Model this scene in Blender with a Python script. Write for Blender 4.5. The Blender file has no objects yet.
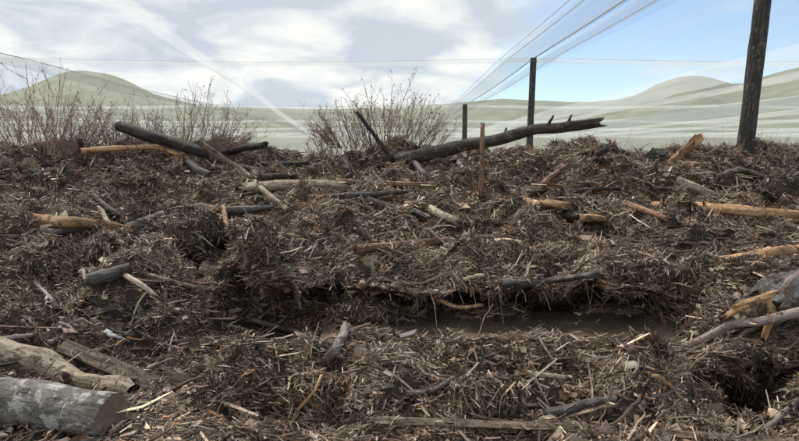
import bpy, math, random
import numpy as np
from mathutils import Vector, Matrix
from mathutils.bvhtree import BVHTree

SC = bpy.context.scene
COL = SC.collection
rng = np.random.default_rng(7)
random.seed(7)

# ------------------------------------------------------------------ camera
EYE = 1.75
FPX = 628.0                      # focal length in photograph pixels
CX, CY, HORIZON = 399.5, 220.5, 150.0
PITCH = math.atan((CY - HORIZON) / FPX)
cam_d = bpy.data.cameras.new('camera')
cam = bpy.data.objects.new('camera', cam_d); COL.objects.link(cam)
cam.location = (0, 0, EYE)
cam.rotation_euler = (math.radians(90) - PITCH, 0, 0)
cam_d.sensor_width = 36.0
cam_d.lens = FPX / 799.0 * 36.0
cam_d.clip_start = 0.05
cam_d.clip_end = 6000
SC.camera = cam

# ------------------------------------------------------------------ sky, sun, exposure
SUN_EL, SUN_AZ = math.radians(58), math.radians(-35)       # high and ahead to the left, veiled by cloud
world = bpy.data.worlds.new('World'); SC.world = world
world.use_nodes = True
wt = world.node_tree; wt.nodes.clear()
def wn(t, **k):
    n = wt.nodes.new(t)
    for a, b in k.items(): setattr(n, a, b)
    return n
def wl(a, b): wt.links.new(a, b)
w_out = wn('ShaderNodeOutputWorld'); w_bg = wn('ShaderNodeBackground')
w_bg.inputs['Strength'].default_value = 0.11
sky = wn('ShaderNodeTexSky', sky_type='NISHITA')
sky.sun_disc = False; sky.sun_elevation = SUN_EL; sky.sun_rotation = SUN_AZ
sky.air_density = 1.0; sky.dust_density = 0.0; sky.ozone_density = 4.0; sky.altitude = 800
w_tc = wn('ShaderNodeTexCoord'); w_sep = wn('ShaderNodeSeparateXYZ')
wl(w_tc.outputs['Generated'], w_sep.inputs[0])
w_h = wn('ShaderNodeMath', operation='ADD'); w_h.inputs[1].default_value = 0.22
w_ab = wn('ShaderNodeMath', operation='ABSOLUTE'); wl(w_sep.outputs['Z'], w_ab.inputs[0]); wl(w_ab.outputs[0], w_h.inputs[0])
w_dx = wn('ShaderNodeMath', operation='DIVIDE'); w_dy = wn('ShaderNodeMath', operation='DIVIDE')
wl(w_sep.outputs['X'], w_dx.inputs[0]); wl(w_h.outputs[0], w_dx.inputs[1])
wl(w_sep.outputs['Y'], w_dy.inputs[0]); wl(w_h.outputs[0], w_dy.inputs[1])
w_cm = wn('ShaderNodeCombineXYZ'); wl(w_dx.outputs[0], w_cm.inputs[0]); wl(w_dy.outputs[0], w_cm.inputs[1])
w_n1 = wn('ShaderNodeTexNoise'); w_n1.inputs['Scale'].default_value = 1.15; w_n1.inputs['Detail'].default_value = 7; w_n1.inputs['Roughness'].default_value = 0.55
wl(w_cm.outputs[0], w_n1.inputs['Vector'])
# cloud cover thins towards the east (the photograph's right), where blue sky opens
w_gr = wn('ShaderNodeMapRange', interpolation_type='SMOOTHSTEP'); wl(w_dx.outputs[0], w_gr.inputs['Value'])
w_gr.inputs['From Min'].default_value = -0.15; w_gr.inputs['From Max'].default_value = 0.95
w_gr.inputs['To Min'].default_value = 0.34; w_gr.inputs['To Max'].default_value = -0.10
w_ad = wn('ShaderNodeMath', operation='ADD'); wl(w_n1.outputs['Fac'], w_ad.inputs[0]); wl(w_gr.outputs[0], w_ad.inputs[1])
w_cv = wn('ShaderNodeMapRange', interpolation_type='SMOOTHSTEP'); wl(w_ad.outputs[0], w_cv.inputs['Value'])
w_cv.inputs['From Min'].default_value = 0.44; w_cv.inputs['From Max'].default_value = 0.70
w_n2 = wn('ShaderNodeTexNoise'); w_n2.inputs['Scale'].default_value = 2.1; w_n2.inputs['Detail'].default_value = 6; w_n2.inputs['Distortion'].default_value = 0.5
wl(w_cm.outputs[0], w_n2.inputs['Vector'])
w_cr = wn('ShaderNodeValToRGB'); wl(w_n2.outputs['Fac'], w_cr.inputs[0])
w_cr.color_ramp.elements[0].position = 0.42; w_cr.color_ramp.elements[0].color = (3.3, 3.9, 4.8, 1)
w_cr.color_ramp.elements[1].position = 0.60; w_cr.color_ramp.elements[1].color = (6.5, 6.6, 6.5, 1)
w_mx = wn('ShaderNodeMix', data_type='RGBA'); wl(w_cv.outputs[0], w_mx.inputs['Factor'])
wl(sky.outputs[0], w_mx.inputs['A']); wl(w_cr.outputs[0], w_mx.inputs['B'])
wl(w_mx.outputs['Result'], w_bg.inputs['Color']); wl(w_bg.outputs[0], w_out.inputs[0])

sun_d = bpy.data.lights.new('sun', 'SUN'); sun_d.energy = 2.8; sun_d.angle = math.radians(10); sun_d.color = (1.0, 0.95, 0.88)
sun = bpy.data.objects.new('sun', sun_d); COL.objects.link(sun)
sun_dir = Vector((math.sin(SUN_AZ) * math.cos(SUN_EL), math.cos(SUN_AZ) * math.cos(SUN_EL), math.sin(SUN_EL)))
sun.rotation_euler = sun_dir.to_track_quat('Z', 'Y').to_euler()
sun.location = (0, 0, 30)

SC.view_settings.view_transform = 'Standard'; SC.view_settings.look = 'None'
SC.view_settings.exposure = 0.6; SC.view_settings.gamma = 1.0; SC.view_settings.use_curve_mapping = False
SC.render.engine = 'CYCLES'
SC.cycles.transparent_max_bounces = 32
SC.cycles.max_bounces = 6; SC.cycles.diffuse_bounces = 3; SC.cycles.glossy_bounces = 2; SC.cycles.transmission_bounces = 4
SC.cycles.use_denoising = True
try:
    SC.cycles.denoiser = 'OPENIMAGEDENOISE'; SC.cycles.denoising_input_passes = 'RGB_ALBEDO_NORMAL'
except Exception: pass

# ------------------------------------------------------------------ numeric helpers
def hash2(ix, iy, seed=0):
    h = (ix.astype(np.int64) * 374761393 + iy.astype(np.int64) * 668265263 + seed * 974634777) & 0xFFFFFFFF
    h = ((h ^ (h >> 13)) * 1274126177) & 0xFFFFFFFF
    h = h ^ (h >> 16)
    return (h & 0xFFFFFF) / float(0xFFFFFF)
def vnoise(x, y, seed=0):
    x = np.asarray(x, float); y = np.asarray(y, float)
    ix, iy = np.floor(x), np.floor(y); fx, fy = x - ix, y - iy
    fx = fx * fx * (3 - 2 * fx); fy = fy * fy * (3 - 2 * fy)
    a, b = hash2(ix, iy, seed), hash2(ix + 1, iy, seed)
    c, d = hash2(ix, iy + 1, seed), hash2(ix + 1, iy + 1, seed)
    return (a + (b - a) * fx) * (1 - fy) + (c + (d - c) * fx) * fy
def fbm(x, y, oct=4, seed=0):
    s, amp, t = 0, 1, 0
    for o in range(oct):
        s = s + amp * (vnoise(x * 2 ** o + 17.3 * o, y * 2 ** o + 5.1 * o, seed + o) * 2 - 1); t += amp; amp *= .5
    return s / t
def smooth(a, b, x):
    t = np.clip((np.asarray(x, float) - a) / (b - a), 0, 1); return t * t * (3 - 2 * t)

def ray(px, py):
    """direction through a photograph pixel, scaled to one metre of forward (y) distance"""
    u, v = (px - CX) / FPX, -(py - CY) / FPX
    d = np.array([u, math.cos(PITCH) + v * math.sin(PITCH), -math.sin(PITCH) + v * math.cos(PITCH)])
    return d / d[1]
def at(px, py, d): return np.array([0, 0, EYE]) + ray(px, py) * d
def pixel(p):
    x, y, z = p[0], p[1], p[2] - EYE
    f = y * math.cos(PITCH) - z * math.sin(PITCH); u = y * math.sin(PITCH) + z * math.cos(PITCH)
    return CX + FPX * x / f, CY - FPX * u / f

# ------------------------------------------------------------------ object helpers
def link(name, me, parent=None, mat=None):
    o = bpy.data.objects.new(name, me); COL.objects.link(o)
    if parent is not None: o.parent = parent
    if mat is not None and me is not None and not me.materials: me.materials.append(mat)
    return o
def tag(o, label=None, cat=None, group=None, kind=None):
    if label: o['label'] = label
    if cat: o['category'] = cat
    if group: o['group'] = group
    if kind: o['kind'] = kind
    return o
def mesh(name, V, F, col=None, rest=None, smooth_=False):
    V = np.asarray(V, np.float32)
    me = bpy.data.meshes.new(name)
    if isinstance(F, np.ndarray):
        k = F.shape[1]
        me.vertices.add(len(V)); me.vertices.foreach_set('co', V.ravel())
        me.loops.add(F.size); me.loops.foreach_set('vertex_index', F.astype(np.int32).ravel())
        me.polygons.add(len(F)); me.polygons.foreach_set('loop_start', np.arange(0, F.size, k, dtype=np.int32))
        me.polygons.foreach_set('loop_total', np.full(len(F), k, np.int32))
        me.update(calc_edges=True)
    else:
        me.from_pydata([tuple(map(float, v)) for v in V], [], [tuple(map(int, f)) for f in F]); me.update()
    if col is not None:
        a = me.color_attributes.new('tint', 'FLOAT_COLOR', 'POINT')
        a.data.foreach_set('color', np.concatenate([col, np.ones((len(col), 1))], 1).astype(np.float32).ravel())
    if rest is not None:
        a = me.attributes.new('rest', 'FLOAT_VECTOR', 'POINT'); a.data.foreach_set('vector', np.asarray(rest, np.float32).ravel())
    me.polygons.foreach_set('use_smooth', np.full(len(me.polygons), smooth_))
    me.validate()
    return me

# ------------------------------------------------------------------ materials
def new_mat(name):
    m = bpy.data.materials.new(name); m.use_nodes = True
    nt = m.node_tree; b = nt.nodes['Principled BSDF']
    def N(t, **k):
        n = nt.nodes.new(t)
        for a, c in k.items(): setattr(n, a, c)
        return n
    return m, nt, b, N
def ramp(N, nt, fac, stops):
    r = N('ShaderNodeValToRGB'); nt.links.new(fac, r.inputs[0])
    e = r.color_ramp.elements
    while len(e) < len(stops): e.new(.5)
    for el, (p, c) in zip(e, stops): el.position = p; el.color = (*c, 1)
    return r.outputs[0]
def noise(N, nt, vec, scale, detail=4, rough=.55, dist=0):
    n = N('ShaderNodeTexNoise'); n.inputs['Scale'].default_value = scale; n.inputs['Detail'].default_value = detail
    n.inputs['Roughness'].default_value = rough; n.inputs['Distortion'].default_value = dist
    if vec is not None: nt.links.new(vec, n.inputs['Vector'])
    return n.outputs['Fac']
def wood_mat(name, dark, mid, light, blotch=None, blotch_amt=.5, grain=40, rough=.7, bump=.6, stretch=.08):
    """weathered wood or bark: grain drawn out along the piece, blotches of a second colour"""
    m, nt, b, N = new_mat(name)
    at_ = N('ShaderNodeAttribute', attribute_name='rest')
    oi = N('ShaderNodeObjectInfo')
    sh = N('ShaderNodeVectorMath', operation='ADD'); nt.links.new(at_.outputs['Vector'], sh.inputs[0])
    mu = N('ShaderNodeMath', operation='MULTIPLY'); mu.inputs[1].default_value = 30; nt.links.new(oi.outputs['Random'], mu.inputs[0])
    nt.links.new(mu.outputs[0], sh.inputs[1])
    mp = N('ShaderNodeMapping'); mp.inputs['Scale'].default_value = (1, 1, stretch); nt.links.new(sh.outputs[0], mp.inputs[0])
    g = noise(N, nt, mp.outputs[0], grain, 6, .65, .4)
    c = ramp(N, nt, g, [(.32, dark), (.5, mid), (.68, light)])
    if blotch:
        bn = noise(N, nt, sh.outputs[0], 11, 5, .7, .6)
        bm = N('ShaderNodeMapRange', interpolation_type='SMOOTHSTEP'); nt.links.new(bn, bm.inputs[0])
        bm.inputs['From Min'].default_value = .62 - .25 * blotch_amt; bm.inputs['From Max'].default_value = .70 - .2 * blotch_amt
        mx = N('ShaderNodeMix', data_type='RGBA'); nt.links.new(bm.outputs[0], mx.inputs['Factor'])
        nt.links.new(c, mx.inputs['A']); mx.inputs['B'].default_value = (*blotch, 1); c = mx.outputs['Result']
    # mud specks and small flakes
    sn = noise(N, nt, sh.outputs[0], 55, 4, .7, .3); sm = N('ShaderNodeMapRange', interpolation_type='SMOOTHSTEP'); nt.links.new(sn, sm.inputs[0])
    sm.inputs['From Min'].default_value = .53; sm.inputs['From Max'].default_value = .66; sm.inputs['To Max'].default_value = .8
    sx = N('ShaderNodeMix', data_type='RGBA'); nt.links.new(sm.outputs[0], sx.inputs['Factor']); nt.links.new(c, sx.inputs['A']); sx.inputs['B'].default_value = (.055, .04, .03, 1); c = sx.outputs['Result']
    hv = N('ShaderNodeHueSaturation'); vr = N('ShaderNodeMapRange'); nt.links.new(oi.outputs['Random'], vr.inputs[0])
    vr.inputs['To Min'].default_value = .8; vr.inputs['To Max'].default_value = 1.2
    nt.links.new(vr.outputs[0], hv.inputs['Value']); nt.links.new(c, hv.inputs['Color'])
    nt.links.new(hv.outputs[0], b.inputs['Base Color'])
    b.inputs['Roughness'].default_value = rough
    bp = N('ShaderNodeBump'); bp.inputs['Strength'].default_value = bump; bp.inputs['Distance'].default_value = .012
    nt.links.new(g, bp.inputs['Height'])
    b2 = N('ShaderNodeBump'); b2.inputs['Strength'].default_value = .8; b2.inputs['Distance'].default_value = .006
    nt.links.new(noise(N, nt, mp.outputs[0], grain * 4, 4, .7), b2.inputs['Height']); nt.links.new(bp.outputs[0], b2.inputs['Normal']); nt.links.new(b2.outputs[0], b.inputs['Normal'])
    b.inputs['Specular IOR Level'].default_value = .3
    return m
MAT = {
 'black': wood_mat('charred bark', (.010, .009, .008), (.028, .024, .021), (.085, .075, .066), (.13, .105, .085), .25),
 'dark': wood_mat('dark wet bark', (.016, .012, .010), (.05, .038, .03), (.14, .112, .09), (.2, .15, .11), .25),
 'grey': wood_mat('weathered grey wood', (.07, .058, .048), (.19, .165, .143), (.35, .32, .285), (.09, .065, .048), .45),
 'slate': wood_mat('wet slate grey bark', (.035, .032, .03), (.105, .1, .098), (.23, .222, .215), (.06, .045, .035), .5, rough=.6),
 'brown': wood_mat('brown wood', (.045, .03, .021), (.15, .105, .074), (.31, .235, .17), (.05, .036, .027), .4),
 'red': wood_mat('red brown wood', (.08, .042, .026), (.26, .14, .085), (.44, .28, .19), (.08, .052, .036), .4),
 'orange': wood_mat('fresh orange wood', (.22, .105, .045), (.47, .27, .13), (.66, .47, .28), (.13, .08, .05), .38),
 'tan': wood_mat('stripped tan wood', (.13, .095, .064), (.32, .25, .18), (.50, .41, .31), (.10, .073, .05), .5),
 'pale': wood_mat('pale bare wood', (.25, .19, .12), (.48, .40, .28), (.66, .59, .47), (.2, .145, .095), .4),
 'lichen': wood_mat('lichened grey bark', (.035, .032, .029), (.145, .13, .112), (.27, .245, .21), (.40, .385, .35), .36, grain=26, bump=1.4, stretch=.3),
 'charbark': wood_mat('flaking charred bark', (.035, .03, .028), (.15, .137, .13), (.31, .295, .285), (.07, .052, .04), .5, grain=30, bump=1.6, stretch=.6, rough=.95),
 'pinky': wood_mat('pinkish grey wood', (.17, .115, .095), (.34, .265, .235), (.5, .43, .39), (.2, .1, .07), .25),
 'chip': wood_mat('pale grey chip', (.3, .3, .3), (.5, .5, .5), (.65, .65, .64), (.2, .17, .14), .3),
 'moss': wood_mat('mossy block', (.02, .022, .014), (.055, .056, .038), (.11, .1, .075), (.06, .08, .035), .4),
 'post': wood_mat('dark stained post', (.016, .014, .012), (.045, .04, .034), (.12, .105, .09), (.16, .145, .125), .3, grain=30, bump=.9),
 'twigbark': wood_mat('reddish twig bark', (.18, .11, .08), (.34, .235, .185), (.48, .36, .295), None),
}
def end_mat():
    m, nt, b, N = new_mat('sawn end')
    a = N('ShaderNodeAttribute', attribute_name='rest')
    w = N('ShaderNodeTexWave', wave_type='RINGS', rings_direction='Z'); w.inputs['Scale'].default_value = 22; w.inputs['Distortion'].default_value = 2.5; w.inputs['Detail'].default_value = 3
    nt.links.new(a.outputs['Vector'], w.inputs['Vector'])
    n = noise(N, nt, a.outputs['Vector'], 18, 5, .6)
    mx = N('ShaderNodeMix', data_type='FLOAT'); mx.inputs['Factor'].default_value = .78; nt.links.new(w.outputs['Fac'], mx.inputs['A']); nt.links.new(n, mx.inputs['B'])
    nt.links.new(ramp(N, nt, mx.outputs['Result'], [(.2, (.13, .09, .06)), (.5, (.22, .16, .11)), (.8, (.32, .245, .175))]), b.inputs['Base Color'])
    b.inputs['Roughness'].default_value = .8
    return m
MAT['end'] = end_mat()
def soil_mat():
    m, nt, b, N = new_mat('debris soil')
    g = N('ShaderNodeNewGeometry')
    n = noise(N, nt, g.outputs['Position'], 9, 8, .7); n2 = noise(N, nt, g.outputs['Position'], 70, 4, .7)
    mx = N('ShaderNodeMix', data_type='FLOAT'); mx.inputs['Factor'].default_value = .5; nt.links.new(n, mx.inputs['A']); nt.links.new(n2, mx.inputs['B'])
    nt.links.new(ramp(N, nt, mx.outputs['Result'], [(.3, (.03, .021, .015)), (.5, (.095, .068, .049)), (.7, (.19, .145, .105))]), b.inputs['Base Color'])
    b.inputs['Roughness'].default_value = .9
    bp = N('ShaderNodeBump'); bp.inputs['Strength'].default_value = 1; bp.inputs['Distance'].default_value = .03; nt.links.new(n2, bp.inputs['Height']); nt.links.new(bp.outputs[0], b.inputs['Normal'])
    return m
MAT['soil'] = soil_mat()
def tint_mat(name, rough=.65):
    m, nt, b, N = new_mat(name)
    a = N('ShaderNodeAttribute', attribute_name='tint'); g = N('ShaderNodeNewGeometry')
    n = noise(N, nt, g.outputs['Position'], 60, 3, .6)
    r = N('ShaderNodeMapRange'); nt.links.new(n, r.inputs[0]); r.inputs['From Min'].default_value = .3; r.inputs['From Max'].default_value = .7
    r.inputs['To Min'].default_value = .6; r.inputs['To Max'].default_value = 1.35
    hv = N('ShaderNodeHueSaturation'); nt.links.new(r.outputs[0], hv.inputs['Value']); nt.links.new(a.outputs['Color'], hv.inputs['Color'])
    nt.links.new(hv.outputs[0], b.inputs['Base Color']); b.inputs['Roughness'].default_value = rough
    return m
MAT['litter'] = tint_mat('woody litter', .52)
MAT['leaf'] = tint_mat('dry leaf', .75)
def flat_mat(name, c1, c2, scale, rough=.9):
    m, nt, b, N = new_mat(name)
    g = N('ShaderNodeNewGeometry'); n = noise(N, nt, g.outputs['Position'], scale, 7, .6)
    nt.links.new(ramp(N, nt, n, [(.35, c1), (.65, c2)]), b.inputs['Base Color']); b.inputs['Roughness'].default_value = rough
    return m
MAT['ground'] = flat_mat('silt and grass', (.16, .16, .11), (.34, .33, .28), .15)
MAT['hill'] = flat_mat('grass hill', (.065, .075, .036), (.155, .16, .085), .035)
MAT['wire'] = flat_mat('dull wire', (.16, .16, .16), (.22, .22, .22), 3, .5)
def water_mat():
    m, nt, b, N = new_mat('muddy water')
    g = N('ShaderNodeNewGeometry'); n = noise(N, nt, g.outputs['Position'], 5, 5, .6)
    nt.links.new(ramp(N, nt, n, [(.35, (.10, .076, .055)), (.65, (.17, .133, .10))]), b.inputs['Base Color'])
    b.inputs['Roughness'].default_value = .16
    return m
MAT['water'] = water_mat()
def net_mat(name, cover, colour):
    """woven netting: part of the light passes straight through, the threads scatter the rest both ways"""
    m, nt, b, N = new_mat(name)
    nt.nodes.remove(b); out = nt.nodes['Material Output']
    g = N('ShaderNodeNewGeometry'); mp = N('ShaderNodeMapping'); mp.inputs['Scale'].default_value = (.9, .05, .3)
    nt.links.new(g.outputs['Position'], mp.inputs[0])
    n = noise(N, nt, mp.outputs[0], 1.4, 5, .6)
    r = N('ShaderNodeMapRange'); nt.links.new(n, r.inputs[0]); r.inputs['From Min'].default_value = .3; r.inputs['From Max'].default_value = .7
    r.inputs['To Min'].default_value = cover * .75; r.inputs['To Max'].default_value = cover * 1.25
    d = N('ShaderNodeBsdfDiffuse'); t = N('ShaderNodeBsdfTranslucent'); tr = N('ShaderNodeBsdfTransparent')
    d.inputs[0].default_value = (*colour, 1); t.inputs[0].default_value = (*colour, 1)
    m1 = N('ShaderNodeMixShader'); m1.inputs[0].default_value = .55; nt.links.new(d.outputs[0], m1.inputs[1]); nt.links.new(t.outputs[0], m1.inputs[2])
    m2 = N('ShaderNodeMixShader'); nt.links.new(r.outputs[0], m2.inputs[0]); nt.links.new(tr.outputs[0], m2.inputs[1]); nt.links.new(m1.outputs[0], m2.inputs[2])
    nt.links.new(m2.outputs[0], out.inputs['Surface'])
    return m
MAT['net'] = net_mat('white netting', .28, (.70, .71, .63))
MAT['netfold'] = net_mat('doubled netting', .50, (.80, .82, .80))
MAT['pleat'] = net_mat('bunched netting', .34, (.86, .88, .88))
MAT['netdark'] = net_mat('grey netting strip', .30, (.30, .32, .33))

# ------------------------------------------------------------------ the debris bank
PLAIN = np.array([(-2, -2.4), (2, -1.46), (2.9, -1.40), (3.4, -1.37), (4.05, -1.30), (4.3, -1.29), (4.55, -1.25), (4.75, -1.2), (4.92, -1.155), (5.08, -1.11), (5.22, -1.075), (5.37, -1.045), (5.5, -1.02), (5.75, -.975),
                  (6.8, -.81), (7.7, -.62), (8.6, -.42), (9.4, -.25), (10.2, -.12), (10.8, -.18), (12, -.6), (14, -1.5), (16.5, -2.4)])
LEDGE = PLAIN.copy()
LEDGE[4:14] = [(4.02, -1.275), (4.25, -1.42), (4.95, -1.48), (5.85, -1.47), (6.0, -1.34), (5.8, -1.15), (5.1, -1.125), (4.88, -1.045), (5.1, -.975), (5.6, -.955)]
seg = np.linalg.norm(np.diff(PLAIN, axis=0), axis=1); seg[5:12] = .24
tk = np.concatenate([[0], np.cumsum(seg)])
NJ, NI = 340, 410
tt = np.interp(np.linspace(0, 1, NJ), [0, .1, .62, .9, 1], [0, tk[2], tk[14], tk[18], tk[-1]])
def prof(P):
    q = np.stack([np.interp(tt, tk, P[:, 0]), np.interp(tt, tk, P[:, 1])], 1)
    for _ in range(2): q[1:-1] = .25 * q[:-2] + .5 * q[1:-1] + .25 * q[2:]
    return q
pp, pl = prof(PLAIN), prof(LEDGE)
xs = np.linspace(-9.5, 10.5, NI); fr = np.linspace(-1, 1, NI); xs = 9.8 * (0.55 * fr + 0.45 * fr ** 3) + .3
L = smooth(-.75, -.3, xs + .12 * fbm(xs * 3, xs * 0, 2, 5)) * (1 - smooth(1.95, 2.45, xs))
L = np.maximum(L, .85 * smooth(-1.8, -1.4, xs) * (1 - smooth(-.6, -.35, xs)))
X = np.repeat(xs[:, None], NJ, 1)
Y = pp[None, :, 0] * (1 - L[:, None]) + pl[None, :, 0] * L[:, None]
Z = pp[None, :, 1] * (1 - L[:, None]) + pl[None, :, 1] * L[:, None]
lipw = np.exp(-((tt - tk[10.5.__int__()]) / .45) ** 2)[None, :]
Y += lipw * (.34 * fbm(X * 2.1, X * 0 + 3, 4, 11))
Z += lipw * L[:, None] * .10 * fbm(X * 2.7 + 8, X * 0 + 1, 3, 13)
fadeN = smooth(1.2, 2.6, Y)
pool = smooth(.1, .35, X) * (1 - smooth(1.7, 2.0, X)) * smooth(4.15, 4.3, Y) * (1 - smooth(5.3, 5.5, Y)) * (Z < -1.36)
amp = fadeN * (1 - .85 * pool) * (1 - .1 * smooth(8.5, 10, Y))
amp *= 1 - .75 * smooth(.1, .4, X) * (1 - smooth(1.8, 2.1, X)) * smooth(3.6, 3.9, Y) * (1 - smooth(4.6, 4.9, Y))   # low shore in front of the pool
amp *= 1 - .7 * (1 - smooth(-1.25, -.9, X)) * (1 - smooth(3.8, 4.2, Y))                                             # trodden ground round the big logs
amp *= 1 - .6 * (1 - smooth(3.0, 3.3, Y))
amp *= 1 - .5 * L[:, None] * np.exp(-((tt - tk[11]) / .5) ** 2)[None, :]
amp *= 1 - .75 * L[:, None] * (smooth(tk[4], tk[5], tt) * (1 - smooth(tk[9], tk[10], tt)))[None, :]   # smooth cavity floor and roof
Z += amp * (.25 * fbm(X * 1.0 + 4, Y * 1.4, 2, 21) + .20 * np.abs(fbm(X * 2.3, Y * 2.9 + .8 * Z, 2, 31)) * 2 - .12 + .05 * fbm(X * 7, Y * 8 + 5 * Z, 3, 41))
pits = smooth(.60, .78, vnoise(X * 2.3 + 40, Y * 3.2, 91)) * smooth(.35, .6, vnoise(X * .9 + 7, Y * .9, 92))
Z -= amp * .26 * pits
Y += amp * .10 * fbm(X * 4 + 9, Z * 8 + Y, 2, 51)
def bump(px, py, d, rx, ry, h):
    global Z
    p = at(px, py, d); Z = Z + h * np.exp(-((X - p[0]) / rx) ** 2 - ((Y - p[1]) / ry) ** 2)
def hole(px, py, d, rx, ry, h):
    global Z
    p = at(px, py, d); q = ((X - p[0]) / rx) ** 2 + ((Y - p[1]) / ry) ** 2
    Z = Z + h * np.exp(-q ** 2.5)
def cave(x0, x1, y0, y1, zlip, push):
    global Y
    w = smooth(x0 - .1, x0 + .1, X) * (1 - smooth(x1 - .1, x1 + .1, X)) * smooth(y0 - .15, y0 + .05, Y) * (1 - smooth(y1, y1 + .5, Y))
    Y = Y + push * w * smooth(zlip + .03, zlip - .06, Z) 
def ridge(a, b, w, h):
    global Z
    a, b = np.array(a), np.array(b); ab = b - a; L2 = ab @ ab
    t = np.clip(((X - a[0]) * ab[0] + (Y - a[1]) * ab[1]) / L2, 0, 1)
    dd = np.hypot(X - a[0] - t * ab[0], Y - a[1] - t * ab[1]); Z = Z + h * np.exp(-(dd / w) ** 2)
ridge((-1.5, 4.85), (-.45, 5.75), .17, .25)          # the diagonal straw-coloured mat
hole(272, 340, 4.65, .42, .27, -.42)                  # hollow under it
bump(215, 345, 4.5, .2, .15, -.1)
ridge((-.45, 5.3), (2.1, 5.25), .22, .11); bump(430, 372, 3.8, .6, .22, .07); bump(420, 405, 3.35, .5, .14, -.05); bump(640, 390, 3.5, .4, .2, .05); bump(655, 285, 5.2, .4, .2, .08); bump(140, 300, 4.9, .5, .2, .08); bump(60, 262, 5.9, .6, .25, .09); bump(120, 240, 6.3, .3, .2, -.1); bump(430, 225, 6.6, .9, .25, .08); bump(600, 240, 6.2, .6, .2, .07); bump(520, 232, 6.6, .4, .16, -.08); bump(690, 225, 6.6, .5, .2, .07); bump(330, 228, 6.5, .4, .16, -.06)
bump(440, 352, 4.0, .5, .2, .05); bump(600, 352, 4.0, .35, .2, .02)
bump(480, 392, 3.55, .24, .13, .13); hole(470, 405, 3.32, .15, .08, -.14); hole(395, 318, 4.95, .38, .25, -.25); hole(645, 316, 4.85, .28, .22, -.16); hole(200, 262, 5.7, .3, .16, -.14); hole(100, 268, 5.5, .16, .1, -.1); hole(60, 330, 4.3, .2, .1, -.1)
hole(772, 408, 3.5, .30, .26, -.55)                    # dark hole lower right
bump(745, 330, 4.5, .35, .25, .05)
bump(340, 365, 3.8, .2, .15, .08)
bump(195, 268, 5.6, .5, .25, -.06)
bump(40, 150, 10, 2, .7, .10); bump(750, 160, 9.8, 2.0, .6, .04)
# the bank in front of the hollow stays low, the lip above it stays high: the hollow is open towards the viewer
u_ = X / np.maximum(Y, 1) * FPX + CX
lim_row = np.interp(u_, [150, 215, 335, 350, 440, 470, 640, 680, 740], [300, 352, 352, 334, 340, 348, 348, 335, 300]) + 5 * fbm(X * 5, Y * 5, 2, 71)
lim = (lim_row - 150) / 628.0 * -Y * 1.0
w_ = smooth(3.0, 3.3, Y) * (1 - smooth(4.5, 4.7, Y)) * (tt < tk[8])[None, :]
Z = Z - w_ * np.maximum(Z - lim, 0) * .95
zmin = -(291 + 9 * fbm(X * 3.3, X * 0 + 2, 3, 72) - 150) / 628.0 * Y
w_ = L[:, None] * smooth(tk[8], tk[9], tt)[None, :] * (1 - smooth(tk[12], tk[13], tt))[None, :]
Z = Z + w_ * np.maximum(zmin - Z, 0)
cave(-1.5, -.55, 4.75, 5.3, -1.17 + .08 * fbm(X * 4, X * 0, 2, 8), .45)
cave(1.72, 2.6, 3.6, 4.0, -1.37 + .03 * fbm(X * 5, X * 0, 2, 9), .5)
cave(-2.6, -1.9, 5.35, 5.9, -1.0, .2)
Z += EYE
TV = np.stack([X, Y, Z], -1).reshape(-1, 3)
ii, jj = np.meshgrid(np.arange(NI - 1), np.arange(NJ - 1), indexing='ij')
TF = np.stack([ii * NJ + jj, (ii + 1) * NJ + jj, (ii + 1) * NJ + jj + 1, ii * NJ + jj + 1], -1).reshape(-1, 4)
o = link('debris_bank', mesh('debris_bank', TV, TF, smooth_=True), None, MAT['soil']); tag(o, kind='structure')
BVH = BVHTree.FromPolygons([tuple(v) for v in TV.tolist()], TF.tolist())
def hit_d(px, py):
    d = ray(px, py); h = BVH.ray_cast(Vector((0, 0, EYE)), Vector(d))
    return None if h[0] is None else h[0].y
def ground_z(x, y):
    h = BVH.ray_cast(Vector((x, y, EYE + 3)), Vector((0, 0, -1)))
    return h[0].z if h[0] else 0.0
# muddy pool in the hollow
wx, wy = np.meshgrid(np.linspace(-.6, 2.5, 8), np.linspace(3.9, 5.6, 6), indexing='ij')
WV = np.stack([wx, wy, np.full_like(wx, EYE - 1.405)], -1).reshape(-1, 3)
a_, b_ = np.meshgrid(np.arange(7), np.arange(5), indexing='ij')
WF = np.stack([a_ * 6 + b_, (a_ + 1) * 6 + b_, (a_ + 1) * 6 + b_ + 1, a_ * 6 + b_ + 1], -1).reshape(-1, 4)
tag(link('water', mesh('water', WV, WF), None, MAT['water']), kind='structure')

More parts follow.
